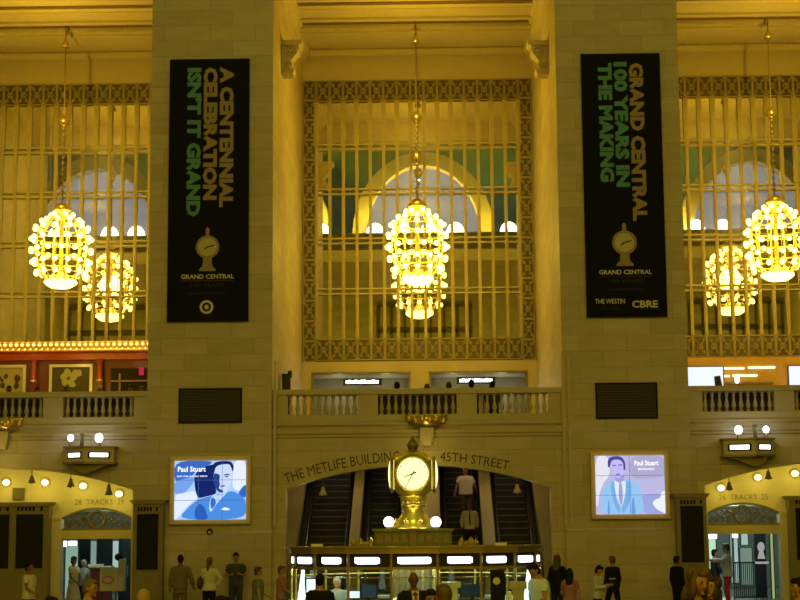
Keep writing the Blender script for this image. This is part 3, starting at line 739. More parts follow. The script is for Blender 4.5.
# ------------------------------------------------------------------ niches with the track gates
YG = 1.6
LINK = M('tracks_lettering', (0.20, 0.15, 0.05), 0.7)
ZD, ZL, ZT, ZTS = 2.25, 2.50, 3.17, 2.88        # door head, lintel top, crown and spring of the fanlight
def gate(k, pxc, half_px, txt, tpx, labels):
    s = -k                                        # the gate sits towards the middle bay
    xg = xat(pxc, YG, 520); hw = half_px / (FPX / (DIST + YG)); x0b, x1b = k * BAY - A, k * BAY + A
    bm = B(); N = 16; rise = ZT - ZTS; R = (hw * hw + rise * rise) / (2 * rise); zc = ZT - R
    xs = [xg - hw + 2 * hw * i / N for i in range(N + 1)]; za = lambda x: zc + sqrt(max(0, R * R - (x - xg) ** 2))
    for a, b in zip(xs, xs[1:]): prism(bm, [(a, za(a)), (b, za(b)), (b, ZSLAB), (a, ZSLAB)], YG, YG + 0.3)
    bx(bm, x0b, xg - hw, YG, YG + 0.3, 0, ZSLAB); bx(bm, xg + hw, x1b, YG, YG + 0.3, 0, ZSLAB)
    struct('wall_gate_%s' % ('west' if k < 0 else 'east'), bm, PLASTER)
    bm = B(); bx(bm, x0b, x1b, YA + 0.5, YG, ZCR + 0.05, ZCR + 0.3); struct('ceiling_niche_%s' % ('west' if k < 0 else 'east'), bm, PLASTER)
    # pilasters beside the doorway
    bm = B()
    for q in (-1, 1):
        e = xg + q * hw; bx(bm, min(e, e + q * 0.34), max(e, e + q * 0.34), YG - 0.10, YG, 0, ZTS - 0.05); bx(bm, min(e, e + q * 0.38), max(e, e + q * 0.38), YG - 0.14, YG, ZTS - 0.05, ZTS + 0.03)
    struct('trim_%d' % (44 + k), bm, PLASTER)
    # fanlight with bronze scrollwork over the doorway
    t = thing('gate_fanlight', labels[0], 'fanlight', (xg, YG + 0.1, ZD))
    box('lintel', M('lintel_stone', (0.55, 0.46, 0.22), 0.5), t, xg - hw, xg + hw, YG - 0.06, YG + 0.25, ZD, ZL)
    bm = B()
    for a, b in zip(xs, xs[1:]): prism(bm, [(a, max(ZL, za(a) - 0.06)), (b, max(ZL, za(b) - 0.06)), (b, za(b)), (a, za(a))], YG, YG + 0.12)
    for i in range(13):
        a = xg - hw + 2 * hw * i / 12
        for d in (-1, 1):
            b = a + d * 0.5
            if xg - hw <= b <= xg + hw:
                tube(bm, [(a, YG + 0.05, ZL + 0.02), (b, YG + 0.05, min(za(b) - 0.04, ZL + 0.5))], 0.012, 5)
    for q in (-1, 1):
        for j, r in ((0.30, 0.13), (0.62, 0.12), (0.85, 0.09)):
            torus(bm, (xg + q * hw * j, YG + 0.03, ZL + 0.16), r, 0.018, 'Y', 16, 5); torus(bm, (xg + q * hw * j, YG + 0.03, ZL + 0.16), r * .5, 0.016, 'Y', 12, 5)
        tube(bm, [(xg + q * .25, YG + .02, ZL + .3), (xg + q * .42, YG, ZL + .42), (xg + q * .5, YG + .02, ZL + .3), (xg + q * .62, YG + .02, ZL + .36)], [.03, .04, .03, .01], 6)
    torus(bm, (xg, YG + 0.0, (ZL + ZT) / 2 - .02), 0.25, 0.035, 'Y', 24, 6)
    for dx in (-.09, 0, .09): bx(bm, xg + dx - .012, xg + dx + .012, YG, YG + .03, ZL, ZT - .08)
    bx(bm, xg - hw, xg + hw, YG - .02, YG + .1, ZL, ZL + 0.05)
    obj('scroll_grille', bm, BRONZE, t)
    bm = B(); prism(bm, [(x, za(x)) for x in xs] + [(xg + hw, ZL), (xg - hw, ZL)], YG + 0.10, YG + 0.115); obj('glass_pane', bm, GLASS_CLEAR, t)
    # passage behind
    xi, xo = (k * BAY + s * (A - 0.05), k * BAY - s * (A + 1.0)); xl, xr = min(xi, xo), max(xi, xo)
    bm = B(); bx(bm, xl, xr, YG + 0.3, 26, 3.4, 3.6); struct('ceiling_passage_%s' % ('west' if k < 0 else 'east'), bm, PASS)
    bm = B(); bx(bm, xl, xr, 26, 26.3, 0, 3.4); bx(bm, xl - .2, xl, YG + .3, 26, 0, 3.4); bx(bm, xr, xr + .2, YG + .3, 26, 0, 3.4)
    struct('wall_passage_%s' % ('west' if k < 0 else 'east'), bm, PASSD)
    # letters over the gate
    zt = zat(502 if k < 0 else 497, YG, pxc)
    bm = B(); H = 5.2 / (FPX / (DIST + YG)); xa, xb = xat(tpx[0], YG, 500), xat(tpx[1], YG, 500)
    lettering(bm, txt, xb - xa, H, lambda u, v: (xa + u, YG - 0.006, zt - H / 2 + v), -0.004)
    tag(obj('inscription', bm, LINK, None, origin=False), labels[1], 'inscription')
    return xg, hw
PASS = M('passage_ceiling', (0.60, 0.66, 0.60), 0.6); PASSD = M('passage_wall', (0.30, 0.36, 0.33), 0.4, noise=0.2)
GW = gate(-1, 97, 35, '28  TRACKS  29', (75, 124), ('arched bronze fanlight above the yellow sign stand, on the red restaurant side', 'letters 28 TRACKS 29 over the gate with the yellow sign stand'))
GE = gate(1, 743, 35.5, '26  TRACKS  25', (719, 768), ('arched bronze fanlight above the person in red trousers, on the orange store side', 'letters 26 TRACKS 25 over the gate with the red-trousered person'))

# lamps in the niches: small bell shades hung from the arch, round spots in the wall
def pendant(px, py0, py1, Y, label, lit=False, r=0.12):
    a, b = at(px, py0, Y), at(px, py1, Y); h = a.z - b.z
    t = thing('bell_pendant', label, 'lamp', (a.x, Y, b.z), None)
    bm = B(); lathe(bm, [(0.02, 0.62 * h), (0.045, 0.6 * h), (0.06, 0.4 * h), (r * .8, 0.12 * h), (r, 0)][::-1], (a.x, Y, b.z), 14); obj('shade', bm, BRONZE if r < .125 else STONE_CARVED, t, True)
    bm = B(); tube(bm, [(a.x, Y, b.z + 0.6 * h), (a.x, Y, max(a.z, arch_z(min(abs(a.x - BAY * round(a.x / BAY)), CH - .01)) + 0.02))], 0.014, 6); obj('stem', bm, BRONZE_D, t)
    bm = B(); ball(bm, (a.x, Y, b.z + 0.02), 0.05 if not lit else 0.08, 10, 6); obj('bulb', bm, WARM_SPOT if lit else SILVER, t, True)
for px, y0, y1, w in ((32, 471, 483, 'over the small square vent'), (71, 473, 487, 'middle of three in the arch by the paired notice boards'), (109, 478, 495, 'over the number 29')):
    pendant(px, y0, y1, YA + 0.28, 'small bronze bell pendant hanging ' + w)
for px, y0, y1, w in ((729, 477, 490, 'nearest the number 26 on the arch'), (768, 466, 479, 'beyond the number 25, nearer the frame edge')):
    pendant(px, y0, y1, YA + 0.28, 'small bronze bell pendant hanging ' + w)
pendant(323, 482, 495, YA + 0.3, 'bell pendant under the word THE at the arch end', False, 0.13)
pendant(517, 479, 493, YA + 0.3, 'bell pendant under the word STREET at the other arch end', False, 0.13)
def spot(px, py, label):
    p = at(px, py, YG - 0.05)
    t = thing('wall_spotlight', label, 'spotlight', (p.x, YG, p.z))
    bm = B(); lathe(bm, [(0.13, 0), (0.15, 0.02), (0.15, 0.05), (0.11, 0.06)], (0, 0, 0), 16)
    bmesh.ops.rotate(bm, verts=bm.verts, cent=(0, 0, 0), matrix=Matrix.Rotation(radians(90), 3, 'X')); bmesh.ops.translate(bm, verts=bm.verts, vec=(p.x, YG, p.z)); obj('ring', bm, PLASTER, t, True)
    bm = B(); ball(bm, (p.x, YG - 0.05, p.z), (0.11, 0.05, 0.085), 12, 8); obj('bulb', bm, WARM_SPOT, t, True)
    light('spot_light', 'POINT', (p.x, YG - 0.55, p.z - 0.1), E_SPOT, (1.0, 0.80, 0.10), 0.15)
E_SPOT = 10
for px, py, w in ((6, 482.5, 'at the frame edge on the red restaurant side'), (45, 482.5, 'above the wide board, next along from the vent'), (83, 486, 'just above the word TRACKS on the red restaurant side'), (119, 494, 'beside the narrow board of the shadowed-man side')):
    spot(px, py, 'glowing round wall spot ' + w)
for px, py, w in ((721, 488, 'beside the narrow board of the pale-suit side'), (758, 477.5, 'just above the word TRACKS on the orange store side'), (795, 473.5, 'at the frame edge on the orange store side')):
    spot(px, py, 'glowing round wall spot ' + w)
p0, p1 = at(13, 488, YG), at(24.5, 500, YG); bm = B(); bx(bm, p0.x, p1.x, YG - 0.05, YG, p1.z, p0.z)
for i in range(5):
    z = p1.z + (p0.z - p1.z) * (i + .5) / 5; bx(bm, p0.x + .03, p1.x - .03, YG - 0.065, YG - .05, z - .015, z + .015)
tag(obj('wall_vent', bm, M('vent_grey', (0.16, 0.13, 0.07), 0.6)), 'small square grille above the paired notice boards', 'vent')

# ------------------------------------------------------------------ bronze notice boards
def board(px0, px1, pyc, pyt0, pyt1, pyb, panels, Y, depth, label, label_frieze=True):
    a, b = at(px0, pyc, Y), at(px1, pyc, Y); x0, x1 = a.x, b.x; zt = a.z
    t = thing('notice_board', label, 'notice board', ((x0 + x1) / 2, Y + depth / 2, 0))
    zf1, zf0 = at(px0, pyt0, Y).z, at(px0, pyt1, Y).z; zp0 = at(px0, pyb, Y).z
    bm = B(); bx(bm, x0, x1, Y, Y + depth, 0, zt - 0.12)
    pl = x1 - x0
    bx(bm, x0 + pl * .12, x1 - pl * .12, Y - 0.02, Y, 0.25, zp0 - 0.25); obj('case', bm, BOARDMETAL, t)
    bm = B(); prism(bm, [(x0, zt - 0.12), (x1, zt - 0.12), (x1 + 0.05, zt - 0.08), (x1 + 0.12, zt), (x0 - 0.12, zt), (x0 - 0.05, zt - 0.08)], Y - 0.06, Y + depth); obj('cornice', bm, BOARDMETAL, t)
    w = x1 - x0
    for u0, u1 in panels:
        box('panel', PANELBLACK, t, x0 + u0 * w, x0 + u1 * w, Y - 0.012, Y + 0.02, zp0, zf0)
        bm = B()
        for i in range(16):
            z = zp0 + (zf0 - zp0) * (i + .5) / 16; bx(bm, x0 + u0 * w + .03, x0 + u1 * w - .03, Y - 0.018, Y - .012, z - .012, z + .012)
        obj('slat', bm, BLACK, t)
        bm = B(); n = 7; zz0, zz1 = zf1 - 0.12, zf1
        for i in range(n):
            if i % 7 == 5: continue
            a_ = x0 + u0 * w + (u1 - u0) * w * (i + .12) / n; bx(bm, a_, a_ + (u1 - u0) * w / n * .62, Y - 0.015, Y + .01, zz0, zz1)
        obj('frieze_ornament', bm, BLACK, t)
        bm = B(); e = .03
        for q in ((x0 + u0 * w - e, x0 + u0 * w, zp0 - e, zf0 + e), (x0 + u1 * w, x0 + u1 * w + e, zp0 - e, zf0 + e), (x0 + u0 * w, x0 + u1 * w, zp0 - e, zp0), (x0 + u0 * w, x0 + u1 * w, zf0, zf0 + e)): bx(bm, q[0], q[1], Y - 0.03, Y, q[2], q[3])
        obj('moulding', bm, BOARDMETAL, t)
board(-62, 49, 503, 507.5, 515, 569, ((0.16, 0.35), (0.40, 0.65), (0.71, 0.955)), YG - 0.5, 0.48, 'wide bronze notice board with black panels under the small square vent')
board(133.5, 163, 500, 507, 514, 570, ((0.13, 0.86),), -0.42, 0.36, 'narrow bronze notice board beside the screen with the shadowed man')
board(676, 706, 493.5, 500, 506, 562.5, ((0.12, 0.88),), -0.42, 0.36, 'narrow bronze notice board beside the screen with the pale-suited man')
board(789, 900, 496, 500, 508, 560, ((0.05, 0.29), (0.35, 0.60), (0.65, 0.9)), YG - 0.5, 0.48, 'wide bronze notice board cut by the frame edge, beyond the yellow pilaster')

# ------------------------------------------------------------------ illuminated track indicators on the wall above the gates
BOXM = M('indicator_bronze', (0.42, 0.37, 0.22), 0.5, 0.2)
def indicator(px0, pxm, px1, py0, py1, bulbs, label, extra=None):
    Y = -0.55
    a, m, b = at(px0, py0, Y), at(pxm, py0, Y), at(px1, py0, Y); z1 = m.z; z0 = at(pxm, py1, Y).z
    t = thing('track_indicator', label, 'sign', (m.x, 0, z0))
    yb = 0.0
    bm = B(); pts = [(a.x, -0.30), (m.x, Y), (b.x, -0.30), (b.x, YA), (a.x, YA)]
    lo = [bm.verts.new((x, y, z0 + 0.06)) for x, y in pts]; hi = [bm.verts.new((x, y, z1 - 0.05)) for x, y in pts]
    bm.faces.new(lo); bm.faces.new(hi[::-1])
    for i in range(5): bm.faces.new((lo[i], lo[(i + 1) % 5], hi[(i + 1) % 5], hi[i]))
    obj('case', bm, BOXM, t)
    for zz, hh, e, nm in ((z0, 0.06, 0.05, 'sill'), (z1 - 0.05, 0.05, 0.05, 'cornice')):
        bm = B(); q = [(a.x - e, -0.30 - e), (m.x, Y - e), (b.x + e, -0.30 - e), (b.x + e, YA), (a.x - e, YA)]
        lo = [bm.verts.new((x, y, zz)) for x, y in q]; hi = [bm.verts.new((x, y, zz + hh)) for x, y in q]; bm.faces.new(lo); bm.faces.new(hi[::-1])
        for i in range(5): bm.faces.new((lo[i], lo[(i + 1) % 5], hi[(i + 1) % 5], hi[i]))
        obj(nm, bm, BRONZE, t)
    for p, q in ((a, m), (m, b)):
        P = Vector((p.x, -0.30 if p is a else Y, 0)); Q = Vector((q.x, Y if q is m else -0.30, 0)); d = Q - P; nrm = Vector((d.y, -d.x, 0)).normalized()
        for u0, u1, v0, v1, off, nm, mt in ((0.13, 0.87, 0.27, 0.73, 0.006, 'display', PANELBLACK), (0.20, 0.80, 0.36, 0.64, 0.012, 'lit_row', WHITE_L)):
            bm = B(); zz = lambda v: z0 + 0.06 + (z1 - z0 - 0.11) * v
            bm.faces.new([bm.verts.new((*(P + d * u + nrm * off).xy, zz(v))) for u, v in ((u0, v0), (u1, v0), (u1, v1), (u0, v1))]); obj(nm, bm, mt, t)
    bm = B(); prism(bm, [(a.x + .12, z0), (b.x - .12, z0), (m.x + .28, z0 - .16), (m.x + .05, z0 - .26), (m.x - .05, z0 - .26), (m.x - .28, z0 - .16)], -0.30, YA); obj('bracket', bm, BRONZE, t)
    for px, py, r in bulbs:
        p = at(px, py, -0.3); bm = B(); ball(bm, (p.x, p.y, p.z), (0.105 * r, 0.105 * r, 0.125 * r), 14, 10); o = obj('globe_bulb', bm, WHITE_L, t, True)
        bm = B(); lathe(bm, [(0.06, z1 - p.z), (0.05, -0.1)], (p.x, p.y, p.z), 10); obj('bulb_socket', bm, BRONZE, t)
        light('globe_light', 'POINT', (p.x, p.y - 0.3, p.z), 3, (1, 0.9, 0.65), 0.1)
    px, py = extra; p = at(px, py, -0.25); bm = B(); lathe(bm, [(0.05, z1 - p.z), (0.06, 0), (0.085, 0.05), (0.075, 0.14), (0.02, 0.16)], (p.x, p.y, p.z), 12); obj('finial', bm, BOARDMETAL, t, True)
indicator(63, 84, 112.5, 446, 464, ((70.7, 438, 0.85), (99, 438, 1.1)), 'lit track indicator with two globe bulbs below the red restaurant balustrade', (82, 439))
indicator(725, 755.5, 775, 437.5, 456.5, ((738.5, 430, 1.05), (766, 429.5, 0.85)), 'lit track indicator with two globe bulbs below the orange store balustrade', (755, 430))

# ------------------------------------------------------------------ escalators under the middle arch
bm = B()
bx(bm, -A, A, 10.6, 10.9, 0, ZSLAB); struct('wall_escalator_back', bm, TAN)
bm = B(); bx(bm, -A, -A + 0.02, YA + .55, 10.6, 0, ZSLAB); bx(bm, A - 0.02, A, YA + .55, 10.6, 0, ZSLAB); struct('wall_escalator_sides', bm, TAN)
ESC0, SL = 0.75, 0.577
def escalator(x0, x1, label):
    t = thing('escalator', label, 'escalator', ((x0 + x1) / 2, ESC0, 0))
    n = 24; run = 0.36; rise = run * SL
    bm = B(); be = B()
    for i in range(n):
        y, z = ESC0 + i * run, i * rise
        if y > 9.6: break
        bx(bm, x0 + 0.17, x1 - 0.17, y, y + run + 0.02, max(0, z - 0.15), z + rise)
        for j in range(1): bx(be, x0 + 0.17, x1 - 0.17, y - 0.012, y + 0.03, z + rise - 0.03, z + rise + 0.006)
    obj('steps', bm, STEPS, t); obj('step_edges', be, STEPEDGE, t)
    for xa, xb in ((x0, x0 + 0.15), (x1 - 0.15, x1)):
        bm = B(); prism_x(bm, [(ESC0 - 0.5, 0), (9.6, (9.6 - ESC0) * SL - 0.3), (9.6, (9.6 - ESC0) * SL + 0.75), (ESC0 - 0.3, 0.85), (ESC0 - 0.5, 0.75)], xa, xb); obj('balustrade_panel', bm, GRAPHITE, t)
        xm = (xa + xb) / 2
        bm = B(); tube(bm, [(xm, ESC0 - 0.55, 0.7), (xm, ESC0 - 0.45, 0.92), (xm, ESC0, 1.0), (xm, 9.6, (9.6 - ESC0) * SL + 0.85)], 0.045, 8); obj('handrail', bm, BLACK, t, True)
        e = xa if xm > (x0 + x1) / 2 else xb
        bm = B(); tube(bm, [(e, ESC0 - 0.35, 0.35), (e, 9.6, (9.6 - ESC0) * SL + 0.35)], 0.022, 6); obj('skirt_trim', bm, STEEL, t, True)
ex = [(xat(a, 3.5, 545), xat(b, 3.5, 545)) for a, b in ((301, 351), (362, 401), (441, 481), (494, 537))]
for (a, b), w in zip(ex, ('beneath the words THE METLIFE', 'directly behind the golden clock, on its METLIFE side', 'carrying two men down, beneath 45TH STREET', 'empty, at the STREET end of the arch')):
    escalator(a, b, 'dark escalator ' + w)
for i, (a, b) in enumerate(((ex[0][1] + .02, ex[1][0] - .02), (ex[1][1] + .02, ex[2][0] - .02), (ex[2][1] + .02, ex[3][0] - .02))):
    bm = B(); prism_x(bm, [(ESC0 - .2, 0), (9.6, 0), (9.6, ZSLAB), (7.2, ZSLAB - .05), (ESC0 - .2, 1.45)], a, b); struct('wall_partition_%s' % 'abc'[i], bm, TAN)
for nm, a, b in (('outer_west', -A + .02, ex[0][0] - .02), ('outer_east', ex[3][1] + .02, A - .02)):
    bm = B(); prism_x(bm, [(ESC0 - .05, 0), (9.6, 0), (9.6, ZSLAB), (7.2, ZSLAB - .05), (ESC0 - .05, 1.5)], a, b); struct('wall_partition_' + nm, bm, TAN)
for x in (-2.6, 0, 2.6):
    light('escalator_fill', 'POINT', (x, 4.2, 4.6), 26, (1.0, 0.74, 0.32), 0.15)  # unseen points added under the slab to brighten the escalator hall
light('arch_lamp', 'POINT', (-3.2, 1.2, 3.3), 6, (1.0, 0.78, 0.25), 0.1); light('arch_lamp', 'POINT', (3.2, 1.2, 3.3), 6, (1.0, 0.78, 0.25), 0.1)

# ------------------------------------------------------------------ shops below the middle window
SHOPW = M('shop_wall', (0.30, 0.28, 0.20), 0.6)
for (pa, pb), w in (((312, 411), 'nearer the long black loudspeaker'), ((430, 528.5), 'nearer the pier with the pale-suited advert')):
    xa, xb = xat(pa, YW), xat(pb, YW); zt = zsh1; zb_ = ZSLAB + 0.12
    t = thing('ticket_counter', 'lit service counter under the middle window, ' + w, 'counter', ((xa + xb) / 2, YW + 1.3, zb_))
    bm = B()
    for r in ((xa - .02, xa + .05, zb_, zt), (xb - .05, xb + .02, zb_, zt), (xa, xb, zt - .06, zt)): bx(bm, r[0], r[1], YW - 0.03, YW + 0.3, r[2], r[3])
    obj('opening_frame', bm, BRONZE, t)
    bm = B(); bx(bm, xa - .1, xb + .1, YW + 2.2, YW + 2.3, zb_, WBOT - .4); bx(bm, xa - .2, xa - .1, YW + .4, YW + 2.3, zb_, WBOT - .4); bx(bm, xb + .1, xb + .2, YW + .4, YW + 2.3, zb_, WBOT - .4); obj('back_wall', bm, SHOPW, t)
    bm = B(); bx(bm, xa - .1, xb + .1, YW + .4, YW + 2.3, zt + 0.02, zt + 0.1); obj('soffit', bm, M('shop_soffit', (0.5, 0.52, 0.45), .6), t)
    bm = B(); bx(bm, xa + .1, xb - .1, YW + 0.9, YW + 1.4, zb_, zb_ + 1.0); obj('desk', bm, M('desk_wood', (0.09, 0.06, 0.03), .5), t)
    bm = B(); w_ = xb - xa
    # row of small lit blocks standing for the illegible lit sign
    zc = zat(381.5 if pa < 400 else 380, YW, pa); L0 = xa + w_ * (0.34 if pa < 400 else 0.31); L1 = xa + w_ * (0.68 if pa < 400 else 0.65)
    u = L0; random.seed(3)
    while u < L1:
        d = random.uniform(.05, .13); bx(bm, u, min(u + d, L1), YW + 0.28, YW + 0.30, zc - .06, zc + .05 + random.choice((0, .02))); u += d + .022
    obj('lit_sign', bm, COOL_L, t)
    bm = B(); bx(bm, L0 - .1, L1 + .1, YW + 0.305, YW + 0.34, zc - .12, zc + .12); obj('sign_board', bm, GRAPHITE, t)
    for q in (0.27, 0.6):
        bm = B(); xq = xa + w_ * q; bx(bm, xq - .05, xq + .05, YW + .5, YW + 1.8, zt - .01, zt + .02); obj('tube_lamp', bm, WHITE_L, t)
    for q in (.25, .75): light('shop_light', 'POINT', (xa + w_ * q, YW + 1.3, zt - 0.7), 10, (0.95, 1.0, 0.70), .1)
# loudspeaker and lamp standing on the balcony behind the rail
sx = xat(285.5, 2.4, 380); zs1, zs0 = zat(374, 2.4, 285), ZSLAB + 0.12
t = thing('loudspeaker', 'tall black loudspeaker column on the balcony beside the stone pier', 'loudspeaker', (sx, 2.4, zs0))
box('cabinet', BLACK, t, sx - .1, sx + .1, 2.3, 2.6, zs0, zs1); box('grille', GRAPHITE, t, sx - .085, sx + .085, 2.285, 2.30, zs0 + .5, zs1 - .05)
bm = B(); x = xat(290, 3, 372); tube(bm, [(x, 3, zs0), (x, 3, zs0 + 2.1)], .025, 8); lathe(bm, [(.16, 0), (.14, .04), (.03, .08)], (x, 3, zs0), 12); bx(bm, x - .06, x + .06, 2.9, 3.1, zs0 + 2.1, zs0 + 2.3)
tag(obj('tripod_camera', bm, GRAPHITE), 'slim dark stand on the balcony just behind the loudspeaker', 'stand')

# ------------------------------------------------------------------ restaurant front in the side bay behind the first balustrade
YR = YW - 0.9
x0, x1 = -BAY - A + 0.02, -BAY + A - 0.02
zr = lambda py: zat(py, YR, 70)
t = thing('red_restaurant', 'dark red panelled restaurant front under a row of golden bulbs', 'shop front', (-BAY, YR, ZSLAB + .12))
box('wall_panelling', RED_WOOD, t, x0, x1, YR, YW - 0.02, ZSLAB + .12, zr(353))
bm = B(); prism_x(bm, [(YR, zr(361)), (YR - .10, zr(360)), (YR - .14, zr(354)), (YR - .22, zr(352.5)), (YR - .22, zr(351.5)), (YR, zr(351))], x0, x1); obj('beam', bm, RED_COL, t)
bm = B(); prism_x(bm, [(YR, zr(351.4)), (YR - .2, zr(351.4)), (YR - .2, zr(350.6)), (YR - .1, zr(349)), (YR - .12, zr(343)), (YR - .18, zr(342)), (YR, zr(341.5))], x0, x1)
obj('gilt_frieze', bm, GOLD, t)
me = None
for j, (py, n, ph) in enumerate(((345, 40, 0), (349.4, 40, .5))):
    for i in range(n):
        xx = x0 + .1 + (x1 - x0 - .2) * (i + ph) / n
        if me is None:
            bm = B(); ball(bm, (0, 0, 0), .055, 8, 6); o = obj('frieze_bulb', bm, emis('frieze_bulb_glow', (1, .66, .16), 2.4), None, True, origin=False); me = o.data; o.parent = t
        else: o = bpy.data.objects.new('frieze_bulb', me); COL.objects.link(o); o.parent = t
        o.location = Vector((xx, YR - .16, zr(py))) - wl(t)
        if j: o.scale = (.55, .55, .55)
for px in (35, 101):
    x = xat(px, YR, 370); bm = B(); lathe(bm, [(.11, zr(381)), (.13, zr(380)), (.10, zr(379)), (.10, zr(363)), (.13, zr(362)), (.14, zr(361))], (x, YR - .2, 0), 14); obj('column', bm, RED_COL, t, True)
    bm = B(); lathe(bm, [(.12, -.05), (.13, 0), (.12, .05)], (x, YR - .2, zr(381.5)), 14); obj('column_band', bm, SILVER, t, True)
    box('column_base', RED_WOOD, t, x - .12, x + .12, YR - .32, YR - .08, ZSLAB + .12, zr(382))
for a, b, art in ((-10, 24.5, 0), (48, 91.5, 1)):
    xa, xb = xat(a, YR), xat(b, YR); zt, zb_ = zr(364.5), zr(396)
    bm = B()
    for r in ((xa, xa + .10, zb_, zt), (xb - .10, xb, zb_, zt), (xa + .1, xb - .1, zt - .10, zt), (xa + .1, xb - .1, zb_, zb_ + .1)): bx(bm, r[0], r[1], YR - .09, YR, r[2], r[3])
    f = obj('picture_frame', bm, SILVER, t)
    box('picture', M('picture_dark', srgb(60, 52, 38), .6) if art else M('picture_tan', srgb(150, 140, 95), .6), f, xa + .1, xb - .1, YR - .05, YR, zb_ + .1, zt - .1)
    random.seed(4 + art); w, h = xb - xa, zt - zb_
    for i in range(9 if art else 7):
        cx = xa + w * random.uniform(.32, .72) if art else xa + w * random.uniform(.2, .8); cz = zb_ + h * random.uniform(.3, .75)
        rr = w * random.uniform(.05, .11); bm = B()
        bm.faces.new([bm.verts.new((cx + rr * cos(2 * pi * q / 9) * random.uniform(.7, 1.1), YR - .052 - i * .0005, cz + rr * 1.2 * sin(2 * pi * q / 9))) for q in range(9)])
        obj('painted_patch', bm, M('picture_pale', srgb(150, 150, 110), .6) if art else M('picture_shade', srgb(50, 46, 34), .6), f)
xa, xb = xat(110, YR), x1; zt, zb_ = zr(369), zr(394)
bm = B(); bx(bm, xa, xb, YR - .06, YR, zb_, zt); obj('bar_back', bm, M('bar_black', (0.02, .012, .008), .4), t)
bm = B(); bx(bm, xa, xb, YR - .16, YR - .06, zr(382.5), zr(381)); bx(bm, xat(118, YR), xat(120, YR), YR - .1, YR - .06, zb_, zr(374)); obj('bar_shelf', bm, M('bar_shelf', (.25, .18, .08), .5), t)
bm = B(); bx(bm, xat(138.5, YR), xat(143, YR), YR - .12, YR - .06, zr(376), zr(368.5)); obj('red_sign', bm, emis('red_sign', (0.55, 0.02, 0.06), 1.0), t)
for px in (20, 70, 128):
    light('restaurant_light', 'POINT', (xat(px, YR - 1), YR - 1.2, zr(362)), 4, (1, .62, .22), .1)

# ------------------------------------------------------------------ store in the other side bay
YO = YW - 0.25
OR = M('store_orange', (0.55, 0.31, 0.04), 0.6)
x0, x1 = BAY - A + .02, BAY + A - .02
zo = lambda py, px=740: zat(py, YO, px)
t = thing('orange_store', 'orange store wall with bright strips under the window beyond the CBRE banner', 'shop front', (BAY, YO, ZSLAB + .12))
box('wall_panel', OR, t, x0, x1, YO, YW - .02, ZSLAB + .12, zo(357))
for a, b, py in ((727, 747, 368.3), (751, 778, 367.8), (727, 732, 376), (735, 760, 375.6)):
    box('light_strip', emis('strip_glow', (1, .93, .65), 2.2), t, xat(a, YO), xat(b, YO), YO - .06, YO - .02, zo(py) - .035, zo(py) + .03)
box('shelf', M('store_shelf', (.18, .15, .2), .5), t, xat(728, YO), xat(775, YO), YO - .2, YO, zo(384.5), zo(382.5))
for a, b, lab in ((687.3, 725.5, 'bright blue-white screen next to the stone pier in the orange store'), (792, 822, 'bright blue-white screen at the frame edge in the orange store')):
    xa, xb = xat(a, YO - .1), xat(b, YO - .1)
    s = thing('store_screen', lab, 'screen', ((xa + xb) / 2, YO - .1, zo(387)))
    box('housing', GRAPHITE, s, xa - .03, xb + .03, YO - .12, YO - .01, zo(387) - .03, zo(367) + .03)
    box('lit_panel', emis('store_screen_glow', (.80, .86, 1.0), 1.15), s, xa, xb, YO - .135, YO - .121, zo(387), zo(367))
    light('store_screen_light', 'AREA', ((xa + xb) / 2, YO - .3, zo(377)), 4, (.6, .7, 1), (xb - xa, .6), (radians(90), 0, 0))
bm = B(); a = at(719, 376, YO - .6); tube(bm, [(a.x, YO - .6, ZSLAB + .12), (a.x - .03, YO - .6, a.z - .3), (a.x - .07, YO - .62, a.z)], [.09, .13, .11], 8)
tag(obj('display_stand', bm, GRAPHITE), 'dark slanted stand in front of the blue-white store screen', 'stand')
p = at(737, 378, YO - .3); bm = B(); lathe(bm, [(.05, 0), (.09, .1), (.09, .25), (.04, .32)], (p.x, p.y, zo(384)), 12)
tag(obj('table_lamp', bm, emis('lamp_glow', (1, .93, .65), 2.0), None, True), 'small glowing lamp on the shelf of the orange store', 'lamp')

# ------------------------------------------------------------------ information booth with the golden clock
YB = -16.0
XB = xat(415.5, YB, 546); RB = 2.36; NF = 18
ZB1 = 2.06
def poly_ring(bm, r0, r1, z0, z1, n=NF, cx=XB, cy=YB):
    """hollow n-sided ring"""
    V = []
    for r, z in ((r0, z0), (r1, z0), (r1, z1), (r0, z1)):
        V.append([bm.verts.new((cx + r * sin(2 * pi * (i + .5) / n), cy - r * cos(2 * pi * (i + .5) / n), z)) for i in range(n)])
    for a in range(4):
        p, q = V[a], V[(a + 1) % 4]
        for i in range(n): bm.faces.new((p[i], p[(i + 1) % n], q[(i + 1) % n], q[i]))
bt = thing('information_booth', 'round brass and glass information booth carrying the golden clock', 'booth', (XB, YB, 0))
bm = B(); poly_ring(bm, 2.0, RB, 0, 1.02); poly_ring(bm, 1.75, RB + .06, 1.02, 1.07); obj('counter', bm, M('booth_marble', (.30, .27, .20), .3), bt)
bm = B(); poly_ring(bm, RB - .12, RB + .08, ZB1 - .13, ZB1 - .02); poly_ring(bm, RB - .12, RB + .13, ZB1 - .03, ZB1); obj('cornice', bm, BRASS, bt)
bm = B(); poly_ring(bm, RB - .10, RB, ZB1 - .36, ZB1 - .13); obj('sign_band', bm, GRAPHITE, bt)
bm = B(); poly_ring(bm, RB - .06, RB + .03, ZB1 - .41, ZB1 - .36); poly_ring(bm, RB - .04, RB + .0, ZB1 - .56, ZB1 - .54); obj('sign_rail', bm, BRASS, bt)
bm = B(); vs = [bm.verts.new((XB + (RB - .1) * sin(2 * pi * (i + .5) / NF), YB - (RB - .1) * cos(2 * pi * (i + .5) / NF), ZB1 - .06)) for i in range(NF)]; bm.faces.new(vs)
